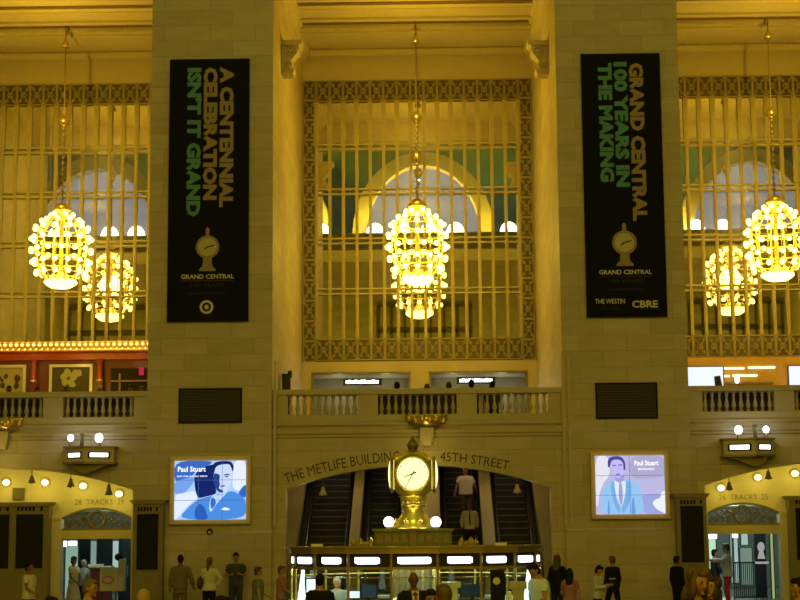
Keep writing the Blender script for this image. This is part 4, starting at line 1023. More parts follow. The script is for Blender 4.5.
r = bmesh.ops.extrude_face_region(bm, geom=bm.faces[:]); bmesh.ops.translate(bm, verts=[g for g in r['geom'] if isinstance(g, bmesh.types.BMVert)], vec=(0, 0, .04))
obj('roof', bm, BRONZE, bt)
me = gp = None
for i in range(NF):
    a = 2 * pi * (i + .5) / NF; x, y = XB + RB * sin(a), YB - RB * cos(a)
    bm = B(); tube(bm, [(x, y, 1.07), (x, y, ZB1 - .13)], .028, 8)
    obj('post', bm, BRASS, bt)
    a0, a1 = 2 * pi * (i - .5) / NF, 2 * pi * (i + .5) / NF; p = Vector((XB + RB * sin(a0), YB - RB * cos(a0), 0)); q = Vector((XB + RB * sin(a1), YB - RB * cos(a1), 0))
    bm = B(); e = .985; c = Vector((XB, YB, 0)); P = c + (p - c) * e; Q = c + (q - c) * e
    bm.faces.new([bm.verts.new(v) for v in ((*P.xy, 1.08), (*Q.xy, 1.08), (*Q.xy, ZB1 - .42), (*P.xy, ZB1 - .42))]); obj('glass_pane', bm, GLASS_CLEAR, bt)
    d = (q - p); nr = Vector((sin((a0 + a1) / 2), -cos((a0 + a1) / 2), 0)) * .012
    u0, u1 = ((.14, .86) if i % 3 == 0 else ((.22, .80) if i % 3 == 1 else (.16, .74)))
    z0, z1 = ZB1 - .31, ZB1 - .19
    bm = B(); A0 = p + d * u0 + nr; A1 = p + d * u1 + nr
    bm.faces.new([bm.verts.new(v) for v in ((*A0.xy, z0 + .02), (*(p + d * (u0 + .06) + nr).xy, z0), (*(p + d * (u1 - .06) + nr).xy, z0), (*A1.xy, z0 + .02), (*A1.xy, z1 - .02), (*(p + d * (u1 - .05) + nr).xy, z1), (*A0.xy, z1))]); obj('lit_sign', bm, COOL_L, bt)
bm = B(); lathe(bm, [(.72, 0), (.72, .95), (.5, 1.0), (.42, 1.1), (.42, ZB1 - .06)], (XB, YB, 0), 20); obj('core_column', bm, BRONZE, bt)
bm = B()
for i in range(10):
    a = 2 * pi * i / 10; x, y = XB + .425 * cos(a), YB + .425 * sin(a); bx(bm, x - .03, x + .03, y - .03, y + .03, 1.1, ZB1 - .06)
obj('column_flute', bm, BRASS, bt)
bm = B(); bm2 = B(); random.seed(5)
for i in range(44):                              # leafy brass cresting standing on the roof edge
    a = -1.15 + 2.3 * i / 43; rr = 1.25; x, y = XB + rr * sin(a), YB - rr * cos(a)
    if abs(x - XB) < .78: continue
    h = .09 if i % 4 else .16
    tube(bm if i < 22 else bm2, [(x, y, ZB1 - .03), (x + .02 * (i % 3 - 1), y, ZB1 + h * .6), (x, y, ZB1 + h)], [.035, .05, .008], 6)
obj('cresting', bm, BRASS, bt); obj('cresting', bm2, BRASS, bt)
for i in range(8):
    a = 2 * pi * i / 8 + .2; light('booth_light', 'POINT', (XB + 1.75 * sin(a), YB - 1.75 * cos(a), ZB1 - .16), 40, (.85, 1.0, .66), .12)
# marble-look plinth and clock
XK = xat(413.2, YB, 500)
ct = thing('concourse_clock', 'golden four-faced clock with glowing dial standing on the booth roof', 'clock', (XK, YB, ZB1))
bm = B(); bx(bm, XK - .72, XK + .72, YB - .72, YB + .72, ZB1 - .015, ZB1 + .27); bx(bm, XK - .76, XK + .76, YB - .76, YB + .76, ZB1 + .27, ZB1 + .32)
obj('plinth', bm, M('plinth_green_bronze', (.14, .15, .08), .35, .5, noise=.5, nscale=22), ct)
bm = B()
for i in range(9): bx(bm, XK - .68 + i * .155, XK - .57 + i * .155, YB - .735, YB - .72, ZB1 + .05, ZB1 + .22)
bx(bm, XK - .06, XK + .06, YB - .75, YB - .72, ZB1, ZB1 + .26); obj('plinth_relief', bm, BRONZE, ct)
zk = lambda py: zat(py, YB, 413)
c0 = zk(474.5)
prof = [(.46, zk(530)), (.44, zk(527.5)), (.40, zk(525.5)), (.36, zk(524)), (.34, zk(521)), (.27, zk(517)), (.21, zk(513)), (.185, zk(509)), (.18, zk(507.5)), (.235, zk(506.8)), (.235, zk(504.5)), (.20, zk(504)), (.20, zk(500.5)), (.24, zk(500)), (.25, zk(497.5)), (.30, zk(496))]
bm = B(); lathe(bm, prof, (XK, YB, 0), 28); obj('pedestal', bm, CLOCKGOLD, ct, True)
bm = B(); torus(bm, (XK, YB, zk(502.3)), .205, .02, 'Z', 24, 6)
for i in range(12): ball(bm, (XK + .21 * cos(2 * pi * i / 12), YB + .21 * sin(2 * pi * i / 12), zk(502.3)), .035, 8, 6)
obj('pedestal_collar', bm, BRASS, ct, True)
for i in range(8):
    a = 2 * pi * (i + .5) / 8; bm = B(); ball(bm, (XK + .37 * cos(a), YB + .37 * sin(a), zk(521)), .06, 8, 6); obj('boss', bm, BRASS, ct, True)
bm = B(); bmesh.ops.create_uvsphere(bm, u_segments=40, v_segments=24, radius=.47, matrix=Matrix.Translation((XK, YB, c0)))
for v in bm.verts:                                # rounded cube-like body with four flat cheeks
    d = v.co - Vector((XK, YB, c0)); d.x = max(-.415, min(.415, d.x)); d.y = max(-.395, min(.395, d.y)); d.z *= .97; v.co = Vector((XK, YB, c0)) + d
obj('case', bm, CLOCKGOLD, ct, True)
FACE = emis('clock_face_glow', (1.0, .95, .40), 1.5)
for ax, sg in (('Y', -1), ('Y', 1), ('X', -1), ('X', 1)):
    n = Vector((sg, 0, 0)) if ax == 'X' else Vector((0, sg, 0)); cc = Vector((XK, YB, c0)) + n * (.395 if ax == 'Y' else .40)
    bm = B(); torus(bm, cc, .325, .030, ax, 36, 8); obj('bezel', bm, M('bezel_bronze', (.30, .25, .05), .35, .6), ct, True)
    bm = B(); R3 = .305
    ball(bm, cc, (.075, R3, R3) if ax == 'X' else (R3, .05, R3), 32, 16); f = obj('dial', bm, FACE, ct, True)
    s_ = n.cross(Vector((0, 0, 1))); s_ = -s_ if ax == 'Y' and sg < 0 and s_.x < 0 else s_
    if ax == 'Y' and sg < 0:
        bm = B(); yy = cc.y - .052
        for i in range(12):
            a = 2 * pi * i / 12; tube(bm, [(XK + .255 * sin(a), yy + .012, c0 + .255 * cos(a)), (XK + .285 * sin(a), yy + .02, c0 + .285 * cos(a))], .009, 5)
        obj('hour_mark', bm, M('clock_mark', (.35, .25, .05), .5), f)
        for ang, ln, w, nm in ((248, .19, .014, 'hour_hand'), (208, .29, .010, 'minute_hand')):
            a = radians(ang); bm = B(); tube(bm, [(XK - .07 * sin(a), yy - .012, c0 - .07 * cos(a)), (XK, yy - .014, c0), (XK + ln * sin(a), yy - .010, c0 + ln * cos(a))], [w, w, w * .5], 6); obj(nm, bm, BLACK, f)
bm = B(); z = zk(452.5); lathe(bm, [(.13, z - .03), (.14, z + .02), (.07, z + .05), (.06, z + .10), (.10, z + .14), (.05, z + .2), (.04, z + .26), (.015, z + .32)], (XK, YB, 0), 16)
for i in range(6):
    a = 2 * pi * i / 6; tube(bm, [(XK + .06 * cos(a), YB + .06 * sin(a), z + .05), (XK + .10 * cos(a), YB + .10 * sin(a), z + .14), (XK + .03 * cos(a), YB + .03 * sin(a), z + .24)], .018, 6)
obj('finial', bm, BRONZE, ct, True)
for px, w in ((388.8, 'on the THE METLIFE side of the clock'), (435.8, 'on the 45TH STREET side of the clock')):
    p = at(px, 522, YB - .55); t = thing('globe_lamp', 'glowing white globe lamp on the clock plinth ' + w, 'lamp', (p.x, p.y, ZB1 + .32))
    bm = B(); lathe(bm, [(.06, ZB1 + .32), (.05, ZB1 + .36), (.06, p.z - .09)], (p.x, p.y, 0), 12); obj('socket', bm, GOLD, t, True)
    bm = B(); ball(bm, p, .10, 16, 10); obj('globe', bm, emis('globe_glow', (1, .95, .68), 6.0), t, True)
    light('globe_light', 'POINT', (p.x, p.y - .2, p.z), 5, (1, .9, .5), .1)
light('clock_fill', 'POINT', (XK, YB - .85, c0 - .2), 9, (1, .9, .3), .1)  # added point in front of the clock to brighten its brass case
# small lit boxes lying on the roof edge
for px, y0, y1, w in ((317, 544.3, 546.3, 'towards the man with the dark back'), (501, 543, 545.5, 'towards the person in the pale mint shirt')):
    a = at(px, y0, YB - 1.9); bm = B(); bx(bm, a.x - .1, a.x + .1, a.y - .06, a.y + .06, ZB1 + .002, ZB1 + .05)
    tag(obj('paper_stack', bm, M('paper', (.75, .72, .6), .8)), 'small pale stack on the booth roof edge ' + w, 'paper')
# things standing on the counter inside the booth
def monitor(px, py, w, h, mat, label, Y=YB - 2.02):
    p = at(px, py, Y); z0 = 1.071
    t = thing('monitor', label, 'monitor', (p.x, Y, z0)); zb_ = p.z - h
    box('housing', GRAPHITE, t, p.x - w / 2 - .02, p.x + w / 2 + .02, Y - .0, Y + .06, zb_, p.z)
    box('display', mat, t, p.x - w / 2, p.x + w / 2, Y - .012, Y - .001, zb_ + .02, p.z - .02)
    bm = B(); bx(bm, p.x - .03, p.x + .03, Y + .01, Y + .05, z0 + .015, zb_ + .02); bx(bm, p.x - .12, p.x + .12, Y - .05, Y + .1, z0, z0 + .015); obj('stand', bm, GRAPHITE, t)
SCR_T = emis('screen_teal', srgb(26, 42, 38), 1.0); SCR_W = emis('screen_white', (.75, .95, .92), 1.2); SCR_B = emis('screen_blue', srgb(38, 58, 62), 1.0)
monitor(472, 584, .40, .24, SCR_T, 'dark teal screen on the booth counter beside the white paper tray')
monitor(369, 584, .26, .26, SCR_B, 'bluish screen on the booth counter below the brass front')
monitor(311, 578, .16, .30, SCR_W, 'narrow bright screen on the booth counter behind the dark-haired man')
monitor(354, 590, .2, .16, SCR_W, 'small pale screen on the booth counter beside the seated clerk')
p = at(497.5, 570, YB - 1.95); bm = B(); t = thing('poster_stand', 'black poster with a round white emblem standing inside the booth', 'poster', (p.x, p.y, 1.07))
box('board', BLACK, t, p.x - .13, p.x + .13, p.y, p.y + .03, 1.07, p.z); bm = B(); q = at(496.5, 581, p.y - .003); disc_y(bm, (q.x, q.z), .065, p.y - .004, p.y - .001, 20); obj('emblem', bm, M('poster_white', (.6, .62, .5), .7), t)
for px, py, w, h, d, lab in ((451, 582, .34, .10, .2, 'white paper tray on the booth counter next to the teal screen'), (518, 581.5, .30, .13, .1, 'yellowish leaflet rack on the counter near the green post'), (509, 592, .09, .15, .05, 'small white notice card on the booth counter below the leaflet rack'), (293, 592, .22, .2, .1, 'white card box on the booth counter at its edge near the pink-shirted man')):
    p = at(px, py, YB - (1.98 if px > 300 else .4)); bm = B(); z0 = p.z - h
    if px < 300: p.x = XB - 2.1
    bx(bm, p.x - w / 2, p.x + w / 2, p.y - d / 2, p.y + d / 2, z0, p.z); bx(bm, p.x - w / 3, p.x + w / 3, p.y - d / 3, p.y + d / 3, 1.071, z0)
    tag(obj('paper_tray', bm, M('paper_white', (.72, .85, .78), .7) if px != 518 else M('leaflet', (.45, .45, .2), .7)), lab, 'tray')
for px, Yo, lab in ((527.5, -1.3, 'tall pale green lit post inside the booth beside the mint-shirted person'), (302, -1.2, 'tall pale green lit post inside the booth at its opposite end')):
    p = at(px, 560, YB + Yo); bm = B(); tube(bm, [(p.x, p.y, 1.07), (p.x, p.y, 1.35), (p.x + .02, p.y, ZB1 - .42)], [.085, .05, .03], 10)
    tag(obj('light_post', bm, GREEN_L, None, True), lab, 'lamp')

# ------------------------------------------------------------------ things in the two gate passages
xg, hw = GW
def lightbox(px0, px1, py0, py1, Y, mat, label, name='light_panel', cat='light'):
    a, b = at(px0, py0, Y), at(px1, py1, Y); bm = B(); z0 = 0 if b.z < 0.25 else b.z
    t = thing(name, label, cat, ((a.x + b.x) / 2, Y, z0))
    box('housing', GRAPHITE, t, a.x - .03, b.x + .03, Y + .005, Y + .08, z0, a.z + .02); box('lit_face', mat, t, a.x, b.x, Y - .005, Y + .005, max(z0, b.z) + .01, a.z)
    return t
LG = emis('lit_green', (.45, .75, .55), .5); LW = emis('lit_white', (.85, 1, .98), 3.0)
lightbox(66, 77, 541, 599, 7.0, LG, 'greenish lit shop window inside the 28 TRACKS 29 gate', 'shop_window', 'window')
lightbox(63, 67, 541, 547, 5.0, LW, 'small white ceiling light just inside the 28 TRACKS 29 gate', 'ceiling_light'); lightbox(68, 77, 541, 546, 6.8, LW, 'wide white ceiling light over the greenish shop window', 'ceiling_light')
lightbox(91, 96, 541, 570, 12.0, emis('lit_dim', (.20, .30, .26), 1), 'dim green column between dark doors in the 28 TRACKS 29 passage', 'lit_column', 'column')
lightbox(113, 118, 541, 575, 12.0, emis('lit_mid', (.35, .5, .45), 1), 'pale lit column at the end of the 28 TRACKS 29 passage', 'lit_column', 'column')
for i, (px0, px1) in enumerate(((78, 90), (97, 112), (119, 131))):
    a, b = at(px0, 541, 13), at(px1, 541, 13); t = thing('passage_door', ('dark glazed door next to the greenish shop window', 'dark double door behind the yellow sign stand', 'dark door at the far side beyond the yellow sign stand')[i], 'door', ((a.x + b.x) / 2, 13, 0))
    box('leaf', M('door_dark', (.02, .028, .03), .3), t, a.x, b.x, 13, 13.08, 0, 2.35); box('handle', STEEL, t, b.x - .12, b.x - .08, 12.93, 13, .9, 1.3)
a, b = at(100, 567.5, 4.0), at(123.5, 591, 4.0)
t = thing('sign_stand', 'yellow sign stand with a pink oval mark inside the gate', 'sign', ((a.x + b.x) / 2, 4, 0))
YEL = M('sign_yellow', (.62, .55, .22), .6)
box('board', YEL, t, a.x, b.x - .18, 4.0, 4.06, b.z, a.z); box('side_board', M('sign_yellow_side', (.55, .50, .2), .6), t, b.x - .17, b.x, 4.02, 4.4, b.z, a.z + .25)
q = at(108, 580, 4); bm = B(); disc_y(bm, (q.x, q.z), .2, 3.985, 3.999, 24, .13); obj('oval_mark', bm, M('mark_pink', (.55, .12, .16), .6), t)
bm = B(); disc_y(bm, (q.x, q.z), .15, 3.98, 3.984, 24, .08); obj('oval_centre', bm, M('mark_pale', (.6, .42, .3), .6), t)
for x in (a.x + .05, b.x - .25): box('leg', GRAPHITE, t, x - .02, x + .02, 4.06, 4.1, 0, b.z + .1)
q = at(118.5, 557, 4.3); bm = B(); ball(bm, (q.x, 4.3, q.z), .12, 14, 8); tube(bm, [(q.x, 4.3, q.z - .1), (q.x, 4.3, a.z + .25)], .03, 8)
tag(obj('fan', bm, BLACK), 'small round black fan on top of the yellow sign stand', 'fan')
a, b = at(90, 568, 5.2), at(99, 592, 5.2); t = thing('kiosk', 'dark red counter beside the yellow sign stand', 'counter', ((a.x + b.x) / 2, 5.3, 0))
box('body', M('kiosk_red', (.16, .012, .02), .5), t, a.x, b.x + .3, 5.2, 5.8, 0, a.z); box('top', SILVER, t, a.x - .05, b.x + .35, 5.15, 5.85, a.z, a.z + .05)
bm = B(); q = at(94, 566, 5.3); bx(bm, q.x - .2, q.x + .25, 5.3, 5.6, a.z + .05, a.z + .12); tag(obj('paper_stack', bm, M('paper', (.75, .72, .6), .8)), 'white stack lying on the dark red counter', 'paper')
light('passage_light', 'POINT', (xg - .3, 4.5, 2.9), 50, (.80, 1, .85), .2); light('passage_light', 'POINT', (xg - 1, 10, 2.9), 60, (.75, 1, .9), .05); light('passage_light', 'POINT', (xg - 2, 20, 2.7), 140, (.75, 1, .9), .05)
xg, hw = GE
lightbox(708.5, 717, 533, 585, 8.0, emis('lit_green_b', (.55, .85, .6), .9), 'bright greenish shop window inside the 26 TRACKS 25 gate', 'shop_window', 'window'); lightbox(708.5, 717, 533, 539, 7.9, LW, 'white ceiling light over the bright greenish shop window', 'ceiling_light')
lightbox(730, 733, 533, 583, 14, LG, 'thin lit column behind the person in red trousers', 'lit_column', 'column'); lightbox(733.5, 739, 534, 583, 15, emis('lit_mid', (.35, .5, .45), 1), 'wider lit column just behind the railing', 'lit_column', 'column')
lightbox(732, 738, 534, 538, 13.8, LW, 'small white ceiling light over the lit columns', 'ceiling_light')
lightbox(741, 748, 533, 545, 14, emis('lit_mid', (.35, .5, .45), 1), 'pale green lit panel beside the black poster', 'wall_light', 'light')
lightbox(770, 775, 532, 599, 3.0, emis('lit_jamb', (.45, .55, .22), .7), 'tall greenish lit glass strip at the door jamb by the yellow pilaster', 'lit_strip', 'light')
a, b = at(754, 531, 13), at(767, 583, 13); t = thing('passage_poster', 'tall black poster with a pale clock emblem inside the gate', 'poster', ((a.x + b.x) / 2, 13, 0))
box('board', M('poster_black', (.018, .02, .025), .5), t, a.x, b.x, 13, 13.1, 0, a.z); q = at(761, 547, 12.99); bm = B(); disc_y(bm, (q.x, q.z), .13, 12.985, 12.999, 20, .18); prism(bm, [(q.x - .06, q.z - .1), (q.x + .06, q.z - .1), (q.x + .14, q.z - .42), (q.x - .14, q.z - .42)], 12.985, 12.999); bx(bm, q.x - .25, q.x + .25, 12.985, 12.999, q.z - .6, q.z - .52); obj('emblem', bm, emis('poster_emblem', (.55, .58, .55), .6), t)
a, b = at(733, 562, 10), at(755, 562, 10)
t = thing('railing', 'dark metal railing with upright bars inside the gate', 'railing', ((a.x + b.x) / 2, 10, 0))
box('top_rail', GRAPHITE, t, a.x, b.x, 9.97, 10.03, a.z - .05, a.z); box('bottom_rail', GRAPHITE, t, a.x, b.x, 9.97, 10.03, .1, .15)
for i in range(12): box('bar', GRAPHITE, t, a.x + (b.x - a.x) * i / 11.2, a.x + (b.x - a.x) * i / 11.2 + .025, 9.98, 10.02, 0 if i in (0, 11) else .15, a.z - .05)
light('passage_light', 'POINT', (xg, 4.5, 2.9), 60, (.80, 1, .85), .2); light('passage_light', 'POINT', (xg + 1.5, 11, 2.9), 110, (.80, 1, .9), .05); light('passage_light', 'POINT', (xg + 2.5, 20, 2.6), 170, (.80, 1, .9), .05)
lightbox(740, 753, 548, 585, 16, emis('lit_glass_wall', (.16, .24, .19), 1), 'broad dim green glazed wall behind the railing', 'glazed_wall_panel', 'window')

# ------------------------------------------------------------------ people
def fused(bm, voxel, smooth_it=3):
    bmesh.ops.recalc_face_normals(bm, faces=bm.faces)
    me = bpy.data.meshes.new('form'); bm.to_mesh(me); bm.free()
    o = bpy.data.objects.new('form', me); COL.objects.link(o)
    m = o.modifiers.new('r', 'REMESH'); m.mode = 'VOXEL'; m.voxel_size = voxel; m.use_smooth_shade = True
    s = o.modifiers.new('s', 'SMOOTH'); s.iterations = smooth_it; s.factor = .5
    dg = bpy.context.evaluated_depsgraph_get(); out = bpy.data.meshes.new_from_object(o.evaluated_get(dg))
    bpy.data.objects.remove(o); bpy.data.meshes.remove(me)
    for p in out.polygons: p.use_smooth = True
    return out
SKINS = {'light': srgb(165, 125, 98), 'mid': srgb(135, 95, 70), 'dark': srgb(108, 70, 50)}
HAIRS = {'black': (.010, .008, .007), 'dark': (.03, .018, .010), 'brown': (.09, .05, .022), 'grey': (.11, .10, .085), 'blond': (.34, .24, .11), 'white': (.5, .48, .42)}
def person(label, x, y, h, face, skin='light', hair='dark', hstyle='short', top=(.3, .3, .3), bottom=(.02, .02, .025), shoes=(.02, .015, .012),
           arms=('down', 'down'), sleeve='short', jacket=None, tie=None, nod=0.0, turn=0.0, walk=0.0, fem=False, z=0.0, skirt=False, build=1.0, lean=0.0, voxel=.011, group=None, longtop=False):
    """face: direction faced, degrees, 0 = towards the camera, 90 = towards +X, 180 = away"""
    k = h / 1.75; f = radians(face)
    t = thing('person', label, 'person', (x, y, z), group)
    Fw = Vector((sin(f), -cos(f), 0)); Rt = Vector((cos(f), sin(f), 0))     # forward and the person's own left-hand picture axis
    def W(p): return Vector((x, y, z)) + (Rt * p[0] - Fw * p[1] + Vector((0, 0, 1)) * p[2]) * k
    def WL(p):                                    # with a lean of the upper body
        q = Vector(p); a = max(0, q.z - .9); q.y -= a * lean; return W(q)
    def T(bm, pts, rad, n=10, inf=0.0):
        rr = [((a[0] + inf) * k, (a[1] + inf) * k) if isinstance(a, (tuple, list)) else (a + inf) * k for a in rad]
        tube(bm, [WL(p) for p in pts], rr, n)
    sh = .175 if fem else .20; hipw = .095; b_ = build
    # vertical lofts: the frame vectors of tube() for upright paths are X-like and Y-like, so do rings by hand
    def loft(bm, rings, inf=0.0, n=20):
        V = []
        for cz, cy, rx, ry in rings:
            V.append([bm.verts.new(WL(((rx * b_ + inf) * cos(2 * pi * i / n), cy + (ry * b_ + inf) * sin(2 * pi * i / n), cz))) for i in range(n)])
        for p, q in zip(V, V[1:]):
            for i in range(n): bm.faces.new((p[i], p[(i + 1) % n], q[(i + 1) % n], q[i]))
        bm.faces.new(V[0][::-1]); bm.faces.new(V[-1])
    if fem: TR = [(.80, .01, .13, .10), (.88, .01, .175, .12), (.95, .01, .168, .115), (1.06, 0, .130, .095), (1.16, 0, .140, .105), (1.26, -.012, .155, .122), (1.36, 0, .165, .105), (1.42, .005, .135, .08), (1.46, .01, .07, .06)]
    else: TR = [(.80, .01, .13, .10), (.88, .01, .168, .115), (.96, .01, .165, .112), (1.08, 0, .160, .108), (1.20, -.005, .178, .118), (1.32, -.005, .196, .122), (1.40, 0, .19, .105), (1.45, .005, .14, .08), (1.48, .01, .075, .065)]
    st = walk * .5
    legs = []
    for s in (-1, 1):
        d = -st * s if walk else 0
        legs.append([(s * hipw, .01, .88), (s * hipw * 1.03, d * .45 - .015, .49), (s * hipw, d + .02 + (.03 if walk and s * walk < 0 else 0), .09 + (.02 if walk and d > 0 else 0))])
    LR = [(.088 if not fem else .085), .058, .04]
    ARM = {'down': [(.055, .01, 1.12), (.06, -.05, .88)], 'fold': [(.06, .02, 1.14), (-.09, -.22, 1.17)], 'phone': [(.05, -.02, 1.13), (-.06, -.28, 1.20)],
           'back': [(.06, .06, 1.13), (.05, .10, .90)], 'fwd': [(.05, -.08, 1.14), (.03, -.26, 1.02)], 'hip': [(.15, .03, 1.16), (.03, -.04, 1.00)], 'side': [(.10, .0, 1.13), (.16, -.04, .92)],
           'point': [(.10, -.12, 1.28), (.12, -.42, 1.30)]}
    AP = []
    for s, a in zip((-1, 1), arms):
        e, w = ARM[a]; AP.append((s, [(s * (sh - .015), 0, 1.405), (s * (sh + e[0]), e[1], e[2]), (s * (sh + w[0]), w[1], w[2])]))
    HC = Vector((0, -.005 - .0, 1.635)); NK = Vector((0, .015, 1.50))
    hr = Matrix.Rotation(-turn, 3, 'Z') @ Matrix.Rotation(nod, 3, 'X')
    def HP(p): return WL(NK + hr @ (Vector(p) - NK))
    def hball(bm, c, r, n=16, m=12, fn=None):
        g = bmesh.ops.create_uvsphere(bm, u_segments=n, v_segments=m, radius=1)
        for v in g['verts']:
            q = Vector((v.co.x * r[0], v.co.y * r[1], v.co.z * r[2]))
            if fn: q = fn(q)
            v.co = HP(Vector(c) + q)
    bm = B(); loft(bm, TR)
    for L in legs:
        T(bm, L, LR, 12)
        e = Vector(L[2]); T(bm, [e + Vector((0, .04, -.05)), e + Vector((0, -.06, -.06)), e + Vector((0, -.16, -.07))], [.038, .038, .026], 8)
    for s, P in AP:
        T(bm, P, [.052 if not fem else .044, .038, .026], 10)
        d = (Vector(P[2]) - Vector(P[1])).normalized(); side = Vector((0, -1, 0)) if abs(d.z) > .6 else Vector((0, 0, 1)); side = (side - d * side.dot(d)).normalized(); pn = d.cross(side)
        w = Vector(P[2]); T(bm, [w - d * .02, w + d * .05, w + d * .09], [(.024, .024), (.036, .022), (.034, .016)], 8)
        for i, ln in enumerate((.062, .074, .07, .052)):
            o_ = side * (.027 - .018 * i); c0_ = w + d * .08 + o_; T(bm, [c0_, c0_ + d * ln * .5 + pn * .006, c0_ + d * ln * .85 + pn * (.026 * -s)], [.0095, .009, .0075], 6)
        c0_ = w + d * .03 + side * .03; T(bm, [c0_, c0_ + d * .03 + side * .022, c0_ + d * .062 + side * .026], [.012, .011, .008], 6)
    T(bm, [NK + Vector((0, .015, -.07)), NK, NK + hr @ Vector((0, -.005, .08))], [.062, .055, .055], 12)
    def skull(q):
        if q.z < 0: q.x *= 1 - .30 * (-q.z / .12); q.y *= 1 - .10 * (-q.z / .12); q.y -= .012 * (-q.z / .12)
        return q
    hball(bm, HC, (.077, .097, .118), 20, 14, skull)
    hball(bm, HC + Vector((0, -.100, -.018)), (.014, .020, .022), 8, 6); hball(bm, HC + Vector((0, -.094, .012)), (.010, .012, .03), 8, 6)
    hball(bm, HC + Vector((0, -.085, -.095)), (.022, .018, .016), 8, 6)
    for s in (-1, 1): hball(bm, HC + Vector((s * .078, .012, -.012)), (.012, .022, .032), 8, 6)
    me = fused(bm, voxel * k); mobj('body', me, M('skin_' + skin, SKINS[skin], .55), t); t.children[-1] if t.children else None
    body = [c for c in t.children][0]
    me.transform(Matrix.Translation(-wl(t)))
    # face details
    for s in (-1, 1):
        bm = B(); hball(bm, HC + Vector((s * .031, -.088, .008)), (.012, .008, .007), 8, 6); obj('eye', bm, M('eye_dark', (.02, .015, .012), .3), t, True)
        bm = B(); hball(bm, HC + Vector((s * .032, -.090, .030)), (.019, .008, .005), 8, 6); obj('eyebrow', bm, M('hair_' + hair, HAIRS[hair], .6), t, True)
    bm = B(); hball(bm, HC + Vector((0, -.089, -.058)), (.024, .009, .007), 8, 6); obj('mouth', bm, M('lips', (.30, .09, .07), .5), t, True)
    # hair
    if hstyle != 'bald':
        bm = B(); HM = M('hair_' + hair, HAIRS[hair], .6, noise=.3, nscale=40)
        hball(bm, HC + Vector((0, .020, .022)), (.086, .094, .112), 20, 14)
        if hstyle in ('short',): hball(bm, HC + Vector((0, .045, -.035)), (.074, .062, .07), 14, 10); hball(bm, HC + Vector((0, -.055, .085)), (.062, .045, .035), 12, 8)
        if hstyle in ('fringe',): hball(bm, HC + Vector((0, .04, -.04)), (.082, .075, .085), 14, 10); hball(bm, HC + Vector((0, -.06, .075)), (.07, .045, .045), 12, 8)
        if hstyle in ('long', 'wavy'):
            q = .012 if hstyle == 'wavy' else 0
            for c, r in (((0, .055, -.05), (.088 + q, .075, .10)), ((0, .075, -.16), (.105 + q * 2, .062, .12)), ((0, .085, -.27), (.11 + q * 3, .055, .11)), ((-.07, .0, -.07), (.028 + q, .06, .12)), ((.07, .0, -.07), (.028 + q, .06, .12)), ((0, -.055, .09), (.06, .045, .03))): hball(bm, HC + Vector(c), r, 14, 10)
        if hstyle == 'wavy':
            random.seed(len(label))
            for i in range(26):
                a = random.uniform(-.2 * pi, 1.2 * pi); zz = random.uniform(-.26, .1)
                hball(bm, HC + Vector((.105 * cos(a), .03 + .085 * sin(a), zz)), (.034, .034, .045), 8, 6)
        if hstyle == 'tail':
            hball(bm, HC + Vector((0, .05, -.03)), (.078, .065, .08), 14, 10); hball(bm, HC + Vector((0, -.05, .09)), (.06, .05, .03), 10, 8)
            T2 = [HC + Vector((0, .10, .0)), HC + Vector((0, .135, -.08)), HC + Vector((0, .12, -.22)), HC + Vector((0, .11, -.30))]
            tube(bm, [HP(q) for q in T2], [.03 * k, .038 * k, .03 * k, .01 * k], 8)
        me2 = fused(bm, .010 * k, 2); me2.transform(Matrix.Translation(-wl(t))); mobj('hair', me2, HM, t)
    # clothes: shells following the body with their own hems
    key = lambda p, c: M('%s_%d_%d_%d' % (p, *[int(v * 1000) for v in c]), c, .8, noise=.12, nscale=30)
    bm = B(); inf = .014
    if skirt:
        loft(bm, [(.42, 0, .26, .22), (.60, 0, .235, .19), (.80, .01, .20, .145), (.92, .01, .172, .122), (1.0, .005, .15, .11)], 0)
        if top: pass
        me3 = fused(bm, .014 * k, 2); nm = 'skirt'
    else:
        loft(bm, [r for r in TR if r[0] <= .96], inf * .7)
        for L in legs:
            e = Vector(L[2]); T(bm, [L[0], L[1], e + Vector((0, 0, .0))], [LR[0] + .012, LR[1] + .020, LR[2] + .030], 12)
        me3 = fused(bm, .013 * k, 2); nm = 'trousers'
    me3.transform(Matrix.Translation(-wl(t))); mobj(nm, me3, key('cloth', bottom), t)
    def garment(name, col, inf, hem, sl, neck=1.455):
        bm = B(); R = [r for r in TR if hem < r[0] <= neck]; lo = TR[1] if hem < .9 else TR[2]
        loft(bm, [(hem, .01, lo[2] + (.02 if hem < .8 else 0), lo[3] + .01)] + R + ([(neck, .008, .10, .075)] if R[-1][0] < neck else []), inf)
        for s, P in AP:
            a, e, w = map(Vector, P)
            if sl == 'none': continue
            if sl == 'short': T(bm, [a, a.lerp(e, .62)], [.060 if not fem else .052, .052 if not fem else .045], 10, inf * .4)
            else: T(bm, [a, e, e.lerp(w, .93)], [.060 if not fem else .052, .046, .036], 10, inf * .6)
            hb = a + Vector((-s * .02, 0, .0)); hh = WL(hb)
            bmesh.ops.create_uvsphere(bm, u_segments=12, v_segments=8, radius=1, matrix=Matrix.Translation(hh) @ Matrix.Diagonal((.062 * k, .062 * k, .06 * k, 1)))
        m_ = fused(bm, .013 * k, 2); m_.transform(Matrix.Translation(-wl(t))); return mobj(name, m_, key('cloth', col), t)
    hem = .86 if not longtop else .70
